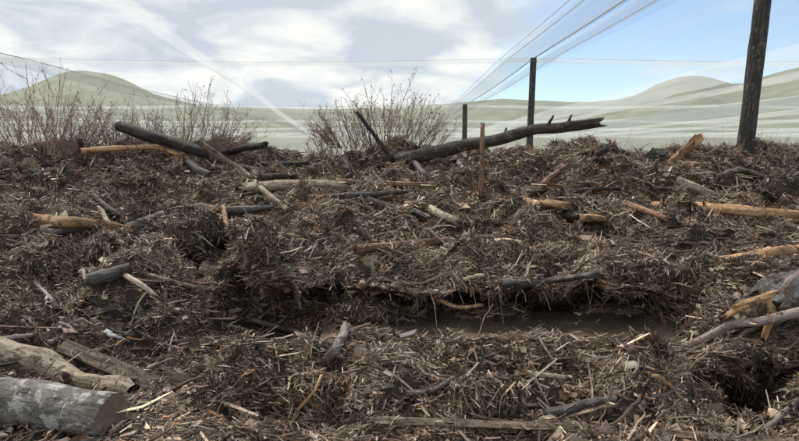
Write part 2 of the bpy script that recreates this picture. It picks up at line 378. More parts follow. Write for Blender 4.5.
# ------------------------------------------------------------------ ground and hills beyond
tag(link('ground', mesh('ground', [(-3000, -300, -.45), (3000, -300, -.45), (3000, 4000, -.45), (-3000, 4000, -.45)], [(0, 1, 2, 3)]), None, MAT['ground']), kind='structure')
def hills(name, near, far, pts, seed):
    pxs = np.linspace(-900, 1700, 240); crest = np.interp(pxs, [p[0] for p in pts], [p[1] for p in pts])
    for _ in range(1): crest[1:-1] = .25 * crest[:-2] + .5 * crest[1:-1] + .25 * crest[2:]
    t = np.linspace(0, 1.5, 40); V = []
    for px, c in zip(pxs, crest):
        r = ray(px, c)
        for s in t:
            d = near + (far - near) * s
            top = EYE + r[2] * far
            z = top * (smooth(0, 1, s) if s <= 1 else 1 - .6 * smooth(1, 1.5, s)) - .5
            V.append((r[0] * d, d, z))
    V = np.array(V); V[:, 2] += smooth(.0, .6, (V[:, 1] - near) / (far - near)) * far * .0025 * fbm(V[:, 0] / far * 22, V[:, 1] / far * 22, 4, seed)
    n = len(t); a, b = np.meshgrid(np.arange(len(pxs) - 1), np.arange(n - 1), indexing='ij')
    F = np.stack([a * n + b, (a + 1) * n + b, (a + 1) * n + b + 1, a * n + b + 1], -1).reshape(-1, 4)
    return tag(link(name, mesh(name, V, F, smooth_=True), None, MAT['hill']), kind='structure')
hills('hills', 420, 900, [(-900, 80), (-300, 105), (-60, 108), (0, 97), (30, 88), (55, 76), (78, 71), (105, 74), (130, 83), (155, 96), (200, 107), (300, 110), (400, 108), (470, 103), (505, 99), (560, 103), (610, 102), (635, 97), (655, 86), (672, 79), (692, 76), (712, 79), (738, 88), (760, 80), (799, 69), (900, 55), (1100, 70), (1700, 90)], 3)
hills('low_hills', 190, 400, [(-900, 110), (0, 118), (120, 122), (300, 125), (450, 127), (600, 122), (800, 114), (1100, 112), (1700, 120)], 9)

# ------------------------------------------------------------------ shape builders
def frames(P):
    T = np.gradient(P, axis=0); T /= np.linalg.norm(T, axis=1, keepdims=True) + 1e-9
    up = np.array([0, 0, 1.]) if abs(T[:, 2]).mean() < .8 else np.array([0, -1., 0])
    A = np.cross(T, up); A /= np.linalg.norm(A, axis=1, keepdims=True) + 1e-9
    return T, A, np.cross(A, T)
def spline(P, n):
    P = np.asarray(P, float)
    if len(P) == 2: return P[0] + (P[1] - P[0]) * np.linspace(0, 1, n)[:, None]
    s = np.concatenate([[0], np.cumsum(np.linalg.norm(np.diff(P, axis=0), axis=1))]); s /= s[-1]
    t = np.linspace(0, 1, n); Q = np.stack([np.interp(t, s, P[:, k]) for k in range(P.shape[1])], 1)
    for _ in range(max(2, n // 8)): Q[1:-1] = .25 * Q[:-2] + .5 * Q[1:-1] + .25 * Q[2:]
    return Q
def tube(P, R, sides, rough=.1, seed=0, jag=0.0, square=False, flat=1.0, cap=True):
    """a limb of wood along P with radius R: uneven section, jagged or plain ends; returns V, F, rest"""
    n = len(P); T, A, B = frames(P)
    th = np.linspace(0, 2 * np.pi, sides, endpoint=False) + (np.pi / 4 if square else 0)
    s = np.concatenate([[0], np.cumsum(np.linalg.norm(np.diff(P, axis=0), axis=1))])
    rr = np.repeat(np.asarray(R)[:, None], sides, 1)
    if square: rr = rr * np.minimum(1 / np.maximum(np.abs(np.cos(th - np.pi / 4)), .01), 1 / np.maximum(np.abs(np.sin(th - np.pi / 4)), .01))[None, :] * .9
    rm = float(np.mean(R)) + 1e-6
    c, d = np.cos(th)[None, :], np.sin(th)[None, :]
    sp = (s / (rm * 3))[:, None]
    rr = rr * (1 + rough * (fbm(c * 1.3 + sp, d * 1.3 + seed * 3.1 + sp * .4, 2, seed) * 1.6) + rough * .6 * fbm(c * 3 + seed, d * 3 + sp * 2.2, 2, seed + 5))
    V = P[:, None, :] + A[:, None, :] * (rr * c)[..., None] + B[:, None, :] * (rr * d * flat)[..., None]
    if jag:
        jr = np.random.default_rng(seed + 99)
        V[0] -= T[0] * (jr.uniform(-.1, 1, sides) * jag * rm * 1.6)[:, None]
        V[-1] += T[-1] * (jr.uniform(-.1, 1, sides) * jag * rm * 1.6)[:, None]
    rest = np.stack([rr * c, rr * d, np.repeat(s[:, None], sides, 1)], -1) + seed * 1.7
    V = V.reshape(-1, 3); rest = rest.reshape(-1, 3)
    F = []
    for i in range(n - 1):
        for k in range(sides):
            k2 = (k + 1) % sides
            F.append((i * sides + k, i * sides + k2, (i + 1) * sides + k2, (i + 1) * sides + k))
    caps = []
    if cap:
        for e, base in ((0, 0), (1, (n - 1) * sides)):
            ctr = len(V); off = T[0] * rm * .25 * jag if e == 0 else -T[-1] * rm * .25 * jag
            V = np.vstack([V, (P[0] if e == 0 else P[-1]) + off]); rest = np.vstack([rest, rest[base:base + sides].mean(0)])
            for k in range(sides):
                k2 = (k + 1) % sides
                caps.append((base + k2, base + k, ctr) if e == 0 else (base + k, base + k2, ctr))
    return V, F, caps, rest
def path3(pts, dia):
    """pixel polyline (px, py[, depth]) -> 3D centre line resting on the debris, and radius for a thickness in pixels"""
    D = []
    for p in pts:
        D.append(p[2] if len(p) > 2 else (hit_d(p[0], p[1]) or hit_d(p[0], p[1] + 8) or hit_d(p[0], p[1] + 16) or 9.8))
    q = np.array([(p[0], p[1], d) for p, d in zip(pts, D)])
    n = max(8, int(np.abs(np.diff(q[:, :2], axis=0)).sum() / 6)); n = min(n, 40)
    # interpolate in 3D so that the piece is straight in space
    P = spline(np.array([at(*r) for r in q]), n)
    r = dia / 2 * P[:, 1].mean() / FPX
    fixed = all(len(p) > 2 for p in pts)
    if not fixed:
        viol = 0
        for p in P[1:-1]:
            px, py = pixel(p); h = hit_d(px, py)
            if h: viol = max(viol, p[1] - h)
        shift = min(viol, .45) * .9 + .5 * r + .055
        dirs = (P - np.array([0, 0, EYE])) / P[:, 1:2]
        w = .55 + .45 * np.sin(np.linspace(0, np.pi, n))
        P = P - dirs * (shift * w)[:, None]
    return P, r
SEED = [0]; WOODS = []; STICKS = []
def wood(name, label, cat, pts, dia, mat, group=None, taper=.8, bend=.35, rough=.12, jag=.8, square=False, flat=1.0, endmat=None, ends='broken_end', stubs=0, sides=None):
    SEED[0] += 1; sd = SEED[0]
    P, r = path3(pts, dia)
    ln = np.linalg.norm(P[-1] - P[0]); n = len(P); t = np.linspace(0, 1, n)
    T, A, B = frames(P)
    if not square:
        P = P + A * (bend * r * fbm(t * 3 + sd, t * 0, 2, sd))[:, None] + B * (bend * r * fbm(t * 3 + sd, t * 0 + 5, 2, sd + 1))[:, None]
    R = r * (1 + (taper - 1) * t)
    sides = sides or (16 if dia > 20 else 12 if dia > 8 else 8)
    if square: sides = 16
    V, F, C, rest = tube(P, R, sides, rough, sd, jag, square, flat)
    org = P.mean(0); org[2] = V[:, 2].min()
    if endmat:
        o = link(name, mesh(name, V - org, F, rest=rest, smooth_=not square), None, MAT[mat]); o.location = org
        h = len(C) // 2
        for k in (0, 1):
            Ck = C[k * h:(k + 1) * h]; ids = sorted({i for f in Ck for i in f}); mp = {i: j for j, i in enumerate(ids)}
            rl = rest[ids].copy(); rl[:, 2] = rl[:, 2].mean(); rl -= rl[-1]
            link(ends, mesh(ends, V[ids] - org, [tuple(mp[i] for i in f) for f in Ck], rest=rl), o, MAT[endmat])
    else:
        o = link(name, mesh(name, V - org, F + C, rest=rest, smooth_=not square), None, MAT[mat]); o.location = org
    jr = np.random.default_rng(sd)
    for k in range(stubs):
        i = int(jr.uniform(.15, .85) * n); a = jr.uniform(0, 2 * np.pi); dr = A[i] * math.cos(a) + B[i] * abs(math.sin(a)) + T[i] * .5; dr /= np.linalg.norm(dr)
        q = P[i] + dr * np.linspace(.5, jr.uniform(2.0, 4.0), 5)[:, None] * R[i]
        v, f, c, rs = tube(q, R[i] * np.linspace(.4, .2, 5), 7, .15, sd + k, .8)
        link('branch_stub', mesh('branch_stub', v - org, f + c, rest=rs, smooth_=True), o, MAT[mat])
    WOODS.append((P, R)); tag(o, label, cat, group)
    return o

# ------------------------------------------------------------------ posts and stakes
def post(label, base, top, dia, d, group='dark posts of the netting frame'):
    b = at(base[0], base[1], d); t = at(top[0], top[1], d)
    w = (t - b) / (t[2] - b[2]); b0 = b + w * (-.55 - b[2])
    P = b0 + (t - b0) * np.linspace(0, 1, 24)[:, None]; r = dia / 2 * d / FPX
    SEED[0] += 1
    V, F, C, rest = tube(P, np.full(24, r) * np.linspace(1.05, .95, 24), 14, .05, SEED[0], .05)
    o = link('post', mesh('post', V - b0, F, rest=rest, smooth_=True), None, MAT['post']); o.location = b0
    h = len(C) // 2; Ck = C[h:]; ids = sorted({i for f in Ck for i in f}); mp = {i: j for j, i in enumerate(ids)}
    link('post_top', mesh('post_top', V[ids] - b0 + np.array([0, 0, .001]), [tuple(mp[i] for i in f) for f in Ck], rest=rest[ids]), o, MAT['grey'])
    # wire staple ring near the top
    ring = t - w * .12; th = np.linspace(0, 2 * np.pi, 17)
    Pr = np.stack([ring[0] + np.cos(th) * r * 1.03, ring[1] + np.sin(th) * r * 1.03, np.full(17, ring[2])], 1)
    v, f, c, rs = tube(Pr, np.full(17, .012), 6, 0, 1, 0, cap=False)
    link('wire_band', mesh('wire_band', v - b0, f, rest=rs), o, MAT['wire'])
    return tag(o, label, 'post', group)
D1 = 3.4 / ray(533, 58)[2]; D2 = 3.4 / ray(465, 104)[2]
CAN = EYE + 3.4
post('thick leaning dark post at the right, rising out of frame', (744, 156), (774, -92), 15.5, 9.9)
post('mid-sized dark post behind the long charred log, netting meeting its top', (529, 157), (533.5, 58), 6.5, D1)
post('smallest and farthest dark post, left of the others', (464.5, 142), (465, 104), 5, D2)
wood('stake', 'rusty brown upright stake left of the mid-sized dark post', 'stake', [(481, 197), (483, 124, hit_d(481, 197) - .02)], 5.5, 'red', bend=.3, jag=.5, taper=.8)
wood('stake', 'short black upright stake beside yellow bent pole at the left', 'stake', [(81, 170), (79.5, 139, hit_d(81, 170) - .02)], 5, 'black', jag=.2, taper=.95)

# ------------------------------------------------------------------ logs, planks and branches that can be told apart
G1, G2, G3 = 'logs in the debris', 'branches and poles in the debris', 'broken wood chunks in the debris'
wood('log', 'big grey log with white lichen patches and sawn end, bottom left corner', 'log', [(-75, 396, 3.25), (110, 416, 3.02)], 54, 'lichen', G1, taper=.93, bend=.15, rough=.10, jag=.12, endmat='end', ends='cut_end')
wood('log', 'stripped tan log lying just behind the big grey lichened log', 'log', [(6, 354, 3.95), (128, 394, 3.62)], 27, 'tan', G1, taper=.85, rough=.12, endmat='brown', stubs=1)
wood('beam', 'squared grey-brown beam right of the stripped tan log', 'beam', [(66, 348, 4.0), (183, 396, 3.55)], 17, 'brown', G1, square=True, jag=.15, rough=.05, endmat='tan', ends='cut_end', taper=1)
wood('plank', 'long weathered grey-brown plank across the bottom edge', 'plank', [(377, 420, 2.93), (560, 427, 2.86), (792, 441, 2.74)], 13, 'brown', G1, square=True, jag=.2, rough=.08, flat=.6, taper=.85, endmat='orange')
wood('branch', 'thin dark crooked branch running right above the squared beam', 'branch', [(76, 310), (120, 322), (165, 345), (224, 354)], 3.5, 'dark', G2)
wood('stick', 'pale yellow bare stick left of centre, pointing down right', 'stick', [(103, 260), (156, 295)], 6.5, 'pale', G2, taper=.7)
wood('log', 'stubby dark grey chunk of log touching the pale yellow stick', 'log', [(92, 278), (127, 270)], 15, 'slate', G3, endmat='dark', jag=.4)
wood('stick', 'pinkish stick tip slanting down, near the left edge', 'stick', [(34, 281), (60, 307)], 4.5, 'pinky', G2)
wood('stick', 'pinkish stick lying flat at left edge above the tan log', 'stick', [(4, 338), (42, 334)], 4.5, 'pinky', G2)
wood('wood_chunk', 'pale grey flat chip above the squared beam', 'wood chunk', [(106, 332), (126, 341)], 8, 'chip', G3, flat=.5)
wood('branch', 'grey bare branch crossing the dark hollow left of centre', 'branch', [(247, 319), (290, 330), (334, 345)], 7, 'grey', G2, stubs=1)
wood('branch', 'grey upright branch stub right of the dark hollow', 'branch', [(328, 362), (338, 345), (347, 326, 4.0)], 10, 'grey', G2, taper=.85)
wood('branch', 'curved brown-grey root branch left of the shaggy foreground clump', 'branch', [(408, 394), (434, 390), (458, 376)], 7, 'grey', G2)
wood('branch', 'thin orange root curving under the ledge', 'branch', [(436, 298, 4.95), (458, 308, 4.93), (482, 305, 4.95)], 4.5, 'orange', G2)
wood('log', 'slate grey log end lying on the ledge above the muddy pool', 'log', [(503, 284), (550, 281), (598, 274)], 9, 'slate', G1, flat=.8)
wood('stick', 'straight brown stick lying at the back of the muddy pool', 'stick', [(548, 325), (594, 323)], 4.5, 'brown', G2)
wood('log', 'dark wet log piece just above the long plank', 'log', [(541, 414), (612, 399)], 11, 'slate', G1, endmat='dark')
wood('wood_chunk', 'pale split slab below the dark wet log piece', 'wood chunk', [(553, 421), (615, 404)], 8, 'tan', G3, flat=.5)
wood('stick', 'pale tan stick on the mound in front of the muddy pool', 'stick', [(527, 373), (573, 378)], 5.5, 'pale', G2)
wood('branch', 'crooked pale pinkish-grey branch leaning on the charred stump', 'branch', [(676, 348, 4.02), (704, 338, 3.95), (731, 326, 3.88), (770, 320, 3.82), (815, 309, 3.78)], 8.5, 'pinky', G2, bend=.8, taper=1.2)
wood('branch', 'pale forked branch in the dark hole at lower right', 'branch', [(765, 430), (785, 412), (804, 394)], 6, 'grey', G2, stubs=1)
wood('branch', 'dark bent branch in the dark hole at lower right', 'branch', [(733, 402), (760, 409), (790, 405)], 5, 'dark', G2)
wood('log', 'orange-brown log running off the right edge above the charred stump', 'log', [(722, 260), (760, 255), (830, 247)], 12.5, 'orange', G1, taper=1.1, endmat='orange')
wood('log', 'long orange-tan log lying level across the right', 'log', [(656, 206), (747, 211), (830, 217)], 11, 'orange', G1, stubs=2, endmat='orange')
wood('stick', 'orange split strip under the long orange-tan log at right edge', 'stick', [(757, 216), (800, 222)], 6, 'orange', G2)
wood('stick', 'red-brown stick left of the long orange-tan log', 'stick', [(627, 205), (666, 218)], 7, 'red', G2)
wood('wood_chunk', 'pale yellow splintered chunk above the long orange-tan log', 'wood chunk', [(679, 181), (708, 193)], 10, 'pale', G3, endmat='pale')
wood('stick', 'straight brown pole above the long orange-tan log, beside the pale chunk', 'pole', [(711, 195), (764, 200)], 6, 'brown', G2)
wood('branch', 'arched grey branch near the foot of the leaning post', 'branch', [(719, 177), (740, 168), (766, 177)], 5.5, 'grey', G2)
wood('wood_chunk', 'bright orange split chunk right of the centre', 'wood chunk', [(526, 203), (566, 205)], 13, 'orange', G3, flat=.7)
wood('wood_chunk', 'black chunk of wood beside a small orange one, right of centre', 'wood chunk', [(566, 212), (586, 219)], 11, 'black', G3)
wood('wood_chunk', 'small orange chunk right of the black chunk', 'wood chunk', [(580, 219), (604, 219)], 11, 'orange', G3, flat=.7)
wood('stick', 'thin black stick lying level above the bright orange chunk', 'stick', [(563, 192), (619, 188)], 5, 'black', G2)
wood('stick', 'dark red stick slanting up near the mid-sized post', 'stick', [(541, 185), (564, 167)], 6, 'red', G2)
wood('branch', 'black forked branch left of the bright orange chunk', 'branch', [(498, 205), (520, 196), (544, 191)], 6, 'black', G2, stubs=1)
wood('log', 'long charred log raised over the crest, tip pointing right', 'log', [(402, 158, 9.3), (455, 146, 9.3), (496, 139, 9.35), (540, 129.5, 9.4), (598, 121, 9.45)], 13, 'dark', G1, taper=.75, stubs=3, endmat='tan', rough=.16, bend=.5, jag=1.2)
wood('log', 'charred pole leaning up at the left, end cut square', 'log', [(119, 126, 9.0), (163, 139.5, 8.9), (212, 155, 8.75)], 12, 'black', G1, taper=.95, endmat='grey', ends='cut_end', jag=.15, stubs=1)
wood('pole', 'thin bent yellow pole under the charred pole', 'pole', [(83, 151, 8.95), (120, 148, 8.95), (156, 147, 8.95), (183, 156, 8.85)], 5.5, 'orange', G2)
wood('log', 'short grey log leaning below the charred pole', 'log', [(179, 155), (206, 175)], 9, 'slate', G1, endmat='grey')
wood('log', 'dark log pointing up right behind the long bare pole', 'log', [(214, 155), (266, 144, 9.2)], 8, 'black', G1, jag=1)
wood('branch', 'dark red branch right of the long bare pole, near crest', 'branch', [(230, 165), (274, 171)], 5, 'dark', G2)
wood('pole', 'long bare tan pole leaning down right from the charred pole', 'pole', [(199, 141, 8.6), (245, 174), (289, 213)], 6.5, 'tan', G2, bend=.5)
wood('log', 'bright orange stripped log at the left', 'log', [(29, 218), (68, 221), (128, 228)], 11.5, 'orange', G1, endmat='orange', taper=.75)
wood('log', 'dark grey log half buried below the bright orange log', 'log', [(46, 232), (80, 229)], 9, 'slate', G1)
wood('log', 'slate blue-grey log leaning against the shaggy dark root clump', 'log', [(127, 231), (163, 216)], 14, 'slate', G1, endmat='slate')
wood('stick', 'long pale stick slanting below the bright orange log', 'stick', [(99, 207), (112, 230), (127, 255)], 5.5, 'pale', G2)
wood('stick', 'dark stick slanting above the bright orange log', 'stick', [(91, 193), (118, 216)], 6, 'dark', G2)
wood('wood_chunk', 'orange upright splinter between the two dark root clumps', 'wood chunk', [(227, 233), (223, 207)], 6, 'orange', G3, jag=1.2)
wood('stick', 'orange strip lying above the left dark root clump', 'stick', [(189, 203), (219, 209)], 5, 'orange', G2)
wood('log', 'blue-grey log right of the orange strip', 'log', [(223, 211), (273, 207)], 8, 'slate', G1)
wood('slab', 'broad pale split slab in the middle of the bank', 'slab', [(250, 190), (295, 187), (341, 185)], 21, 'tan', G3, flat=.6, endmat='pale')
wood('pole', 'straight red-brown pole extending right from the pale slab', 'pole', [(336, 182), (437, 185)], 6.5, 'red', G2)
wood('pole', 'grey pole lying below the red-brown pole', 'pole', [(326, 197), (417, 191)], 6, 'slate', G2)
wood('log', 'grey tapering log end below the grey pole', 'log', [(370, 202), (400, 209), (428, 216)], 8, 'slate', G1, endmat='grey')
wood('wood_chunk', 'pale yellow chunk right of the grey tapering log', 'wood chunk', [(431, 210), (457, 221)], 9, 'pale', G3)
wood('stick', 'long rusty stick lying across the centre above the ledge', 'stick', [(357, 250), (420, 244), (495, 238)], 9, 'red', G2, bend=.7)
wood('log', 'black pole lying along the crest left of the bare bush', 'log', [(262, 165), (348, 161)], 6, 'black', G1)
wood('log', 'black log piece below the crest pole', 'log', [(262, 177), (304, 176)], 6, 'black', G1)
wood('stick', 'grey stick leaning against the foot of the long charred log', 'stick', [(427, 177), (405, 153)], 6.5, 'grey', G2)
wood('stick', 'black stick poking up out of the bare bush', 'stick', [(392, 158, 9.5), (357, 112, 9.45)], 4.5, 'black', G2)
wood('wood_chunk', 'charred block at the foot of the long charred log', 'wood chunk', [(386, 160), (408, 156)], 14, 'black', G3, jag=1)
wood('wood_chunk', 'orange splinter below the charred block', 'wood chunk', [(388, 170), (408, 168)], 6, 'orange', G3)
wood('stick', 'pale stick leaning beside the rusty stake', 'stick', [(455, 157), (467, 175)], 5, 'pinky', G2)
wood('wood_chunk', 'black upright stump piece left of the charred block', 'wood chunk', [(348, 180), (346, 158)], 9, 'black', G3)
wood('wood_chunk', 'mossy dark square block on the right-hand crest', 'wood chunk', [(652, 155), (668, 154)], 10, 'moss', G3, square=True, jag=.1)
wood('wood_chunk', 'small black chunk on the crest right of the log tip', 'wood chunk', [(596, 156), (605, 150)], 9, 'black', G3)
wood('wood_chunk', 'splintered red-brown stump chunk on the right-hand crest', 'wood chunk', [(673, 163), (682, 155), (690, 146, 9.3)], 13, 'red', G3, jag=1.6, endmat='orange', rough=.3)
wood('wood_chunk', 'orange fragment beside the splintered red-brown chunk', 'wood chunk', [(684, 166), (696, 165)], 8, 'orange', G3)
wood('branch', 'dark branch lying along the slope left of the stump', 'branch', [(600, 235), (640, 243), (690, 240)], 4.5, 'dark', G2)
wood('branch', 'grey branch trailing over the ledge lip, centre left', 'branch', [(372, 262), (375, 285), (385, 300)], 4, 'grey', G2)
wood('stick', 'thin tan stick left of the upright orange splinter, half buried', 'stick', [(150, 275), (205, 290)], 4, 'tan', G2)

# charred stump at the right edge: bark body, torn orange wood, pale underside
def stump():
    root = link('stump', None); c = at(800, 330, 4.2); root.location = (c[0], c[1], ground_z(c[0], c[1])); org = np.array(root.location)
    P = spline([at(764, 326, 4.12), at(800, 312, 4.25), at(905, 272, 4.75)], 70); T_, A_, B_ = frames(P); th = np.linspace(0, 2 * np.pi, 96, endpoint=False)[None, :]
    sp = np.concatenate([[0], np.cumsum(np.linalg.norm(np.diff(P, axis=0), axis=1))])[:, None]
    R = .285 * (1 + .16 * fbm(np.cos(th) * 1.2 + sp * 2, np.sin(th) * 1.2 + sp, 2, 401) + .10 * np.abs(fbm(np.cos(th) * 7 + sp * 1.5, np.sin(th) * 7 + sp * 2.5, 3, 402)) + .09 * fbm(np.cos(th) * 14 + sp * 6, np.sin(th) * 14 + sp * 8, 2, 403)) * np.interp(sp, [0, .12, 1], [.82, 1.0, 1.05])
    W = P[:, None, :] + A_[:, None, :] * (R * np.cos(th))[..., None] + B_[:, None, :] * (R * np.sin(th))[..., None]
    jr = np.random.default_rng(8); W[0] += -T_[0] * (.13 * (fbm(np.cos(th[0]) * 2.2, np.sin(th[0]) * 2.2, 3, 6) + jr.normal(0, .25, 96)))[:, None]
    V = W.reshape(-1, 3) - org; a, b = np.meshgrid(np.arange(69), np.arange(96), indexing='ij'); b2 = (b + 1) % 96
    F = np.stack([a * 96 + b, a * 96 + b2, (a + 1) * 96 + b2, (a + 1) * 96 + b], -1).reshape(-1, 4)
    rs0 = np.stack([R * np.cos(th), R * np.sin(th), np.repeat(sp, 96, 1)], -1).reshape(-1, 3)
    link('bark', mesh('bark', V, F, rest=rs0, smooth_=True), root, MAT['charbark'])
    ring = W[0] - org; mid = ring * .55 + (P[0] - org) * .45 + T_[0] * .02 - T_[0] * jr.uniform(-.05, .09, (96, 1)) + jr.normal(0, .012, (96, 3)); ctr = (P[0] - org + T_[0] * .06)[None]
    EV = np.concatenate([ring, mid, ctr]); EF = [(k, 96 + k, 96 + (k + 1) % 96, (k + 1) % 96) for k in range(96)] + [(96 + k, 192, 96 + (k + 1) % 96) for k in range(96)]
    link('broken_end', mesh('broken_end', EV, EF, rest=EV * np.array([1, 1, 1.])), root, MAT['tan'])
    bv = BVHTree.FromPolygons([tuple(p) for p in (V + org).tolist()], F.tolist())
    def on(px, py, dflt):
        h = bv.ray_cast(Vector((0, 0, EYE)), Vector(ray(px, py))); g = hit_d(px, py) or 9
        return min(h[0].y if h[0] else dflt, g)
    for pts, r, m in [([(728, 315), (745, 305), (772, 295)], 10, 'orange'), ([(768, 298), (772, 316), (764, 338)], 9, 'orange'), ([(735, 306), (755, 299), (776, 291)], 6, 'orange'), ([(780, 290), (790, 280), (806, 268)], 7, 'pinky'),
                      ([(742, 340), (760, 344), (786, 352)], 9, 'brown'), ([(730, 358), (752, 364), (788, 366)], 15, 'brown'), ([(736, 372), (756, 374), (775, 372)], 9, 'tan')]:
        Q = spline([at(p[0], p[1], min(on(p[0], p[1], 4.25) - .03, 3.9 if p[1] < 345 else 9)) for p in pts], 14); SEED[0] += 1
        v, f, cc, rs = tube(Q, r / 2 * 4.2 / FPX * np.interp(np.linspace(0, 1, 14), [0, .4, 1], [.6, 1, .6]), 10, .35, SEED[0], 1.3, flat=.7)
        link('torn_wood' if m == 'orange' else 'root', mesh('torn_wood', v - org, f + cc, rest=rs, smooth_=True), root, MAT[m])
    tag(root, 'large charred stump with torn orange wood at the right edge', 'stump')
stump()

# ------------------------------------------------------------------ shaggy root clumps
def fibres(P0, D, Ln, R, cols, droop=.3, r_=None):
    """many thin bent three-sided strands in one mesh"""
    r_ = r_ or rng; n = len(P0)
    D = D / (np.linalg.norm(D, axis=1, keepdims=True) + 1e-9)
    up = r_.normal(size=(n, 3)); A = np.cross(D, up); A /= np.linalg.norm(A, axis=1, keepdims=True) + 1e-9; B = np.cross(D, A)
    bend = A * r_.normal(0, .24, (n, 1)) * Ln[:, None] + np.array([0, 0, -1]) * droop * Ln[:, None] * r_.uniform(0, 1, (n, 1))
    C = np.stack([P0, P0 + D * Ln[:, None] * .5 + bend * .2, P0 + D * Ln[:, None] + bend], 1)
    rad = np.stack([R, R * .95, R * r_.uniform(.35, .8, n)], 1)
    V = np.empty((n, 3, 3, 3)); th0 = r_.uniform(0, 6.28, n)
    for k in range(3):
        a = th0 + k * 2.0944
        o = A * np.cos(a)[:, None] + B * np.sin(a)[:, None]
        V[:, :, k] = C + o[:, None, :] * rad[..., None]
    base = (np.arange(n) * 9)[:, None, None]
    q = np.array([[i * 3 + k, i * 3 + (k + 1) % 3, (i + 1) * 3 + (k + 1) % 3, (i + 1) * 3 + k] for i in range(2) for k in range(3)])[None]
    F = (base + q).reshape(-1, 4)
    return V.reshape(-1, 3), F, np.repeat(cols, 9, 0)
PAL = np.array([(.045, .031, .024), (.105, .074, .057), (.195, .146, .117), (.30, .243, .207), (.43, .365, .315), (.58, .485, .37), (.32, .165, .09), (.21, .196, .19)]) * np.array([1.30, 1.18, 1.0])
def pick(n, w, r_=None):
    r_ = r_ or rng; w = np.array(w, float); i = r_.choice(len(PAL), n, p=w / w.sum()); return PAL[i] * r_.uniform(.75, 1.3, (n, 1)) * r_.normal(1, .04, (n, 3))
def clump(label, px, py, wpx, hpx, n=2600, hang=.5, w=(4, 5, 4, 2, 1, .3, .2, .3)):
    d = hit_d(px, py + hpx * .25) or 5; d -= .35 * hpx / 2 * d / FPX + .06
    c = at(px, py, d); rx = wpx / 2 * d / FPX; rz = hpx / 2 * d / FPX; ry = min(rx, rz) * 1.1
    root = link('root_clump', None); root.location = (c[0], c[1], ground_z(c[0], c[1])); org = np.array(root.location)
    th, ph = np.meshgrid(np.linspace(0, 2 * np.pi, 36, endpoint=False), np.linspace(.02, np.pi - .02, 20), indexing='ij')
    u = np.stack([np.sin(ph) * np.cos(th), np.sin(ph) * np.sin(th), np.cos(ph)], -1)
    k = 1 + .6 * fbm(u[..., 0] * 2.2 + px, u[..., 2] * 2.2 + u[..., 1] * 1.7, 3, int(px))
    V = (c - org + u * k[..., None] * np.array([rx, ry, rz]) * .88).reshape(-1, 3)
    a, b = np.meshgrid(np.arange(36), np.arange(19), indexing='ij'); a2 = (a + 1) % 36
    F = np.stack([a * 20 + b, a * 20 + b + 1, a2 * 20 + b + 1, a2 * 20 + b], -1).reshape(-1, 4)
    link('soil_core', mesh('soil_core', V, F, smooth_=True), root, MAT['soil'])
    i = rng.integers(0, len(V), n); un = u.reshape(-1, 3)[i]; P0 = V[i] * 1.0 - un * .01
    D = rng.normal(0, 1, (n, 3)); D -= un * (D * un).sum(1, keepdims=True) * .9; D += un * rng.normal(.0, .12, (n, 1)) + np.array([0, 0, -hang * .35])
    P0 = P0 + un * rng.uniform(-.02, .025, (n, 1)) - D * .02
    v, f, cl = fibres(P0, D, rng.lognormal(math.log(.043), .5, n), rng.lognormal(math.log(.0034), .4, n), pick(n, w), .3)
    o = link('root_fibres', mesh('root_fibres', v, f, col=cl), root, MAT['litter']); o['kind'] = 'stuff'
    for k in range(9):
        j = rng.integers(0, len(V)); dr = u.reshape(-1, 3)[j] + rng.normal(0, .5, 3); dr /= np.linalg.norm(dr)
        l = rng.uniform(.12, .3) * rx / .3; t = np.linspace(-.15, 1, 7)[:, None]
        q = V[j] + dr * l * t + np.array([0, 0, -1]) * .25 * l * t ** 2 + rng.normal(0, .006, (7, 3))
        vv, ff, cc, rs = tube(q, np.linspace(.014, .005, 7) * rng.uniform(.6, 1.1), 6, .2, int(rng.integers(1e4)), .6)
        link('root', mesh('root', vv, ff + cc, rest=rs, smooth_=True), root, MAT[random.choice(['brown', 'grey', 'dark'])])
    tag(root, label, 'root clump', 'shaggy root clumps')
clump('shaggy dark root clump right of the slate blue-grey log', 188, 238, 80, 52, 6000)
clump('smaller shaggy dark root clump right of the orange upright splinter', 256, 240, 56, 38, 4200)
clump('knotted brown root clump in the hollow below the ledge', 366, 318, 80, 34, 2800, .2, (3, 5, 5, 3, 1.5, .4, .4, .3))
clump('shaggy rounded root clump in the foreground above the long plank', 488, 390, 78, 30, 2800, .9, (3, 4, 4, 3, 2, 1, .2, .5))
clump('dark hollow root mass at the right edge near the leaning post', 787, 186, 56, 30, 2400, .3, (6, 4, 2, 1, .5, .1, .2, .2))
clump('brown matted root clump below the grey upright branch stub', 318, 388, 64, 28, 2200, .5, (3, 4, 5, 4, 2, 1, .4, .3))
clump('matted grey-brown clump on the ledge lip right of the slate log end', 655, 272, 70, 26, 2400, .4, (2, 4, 5, 4, 3, 1, .3, .3))
clump('overhanging brown root mass under the charred stump, above the dark hole', 748, 372, 66, 24, 2600, .8)
clump('low brown clump on the crest left of the mossy block', 618, 162, 44, 14, 1300, .1)

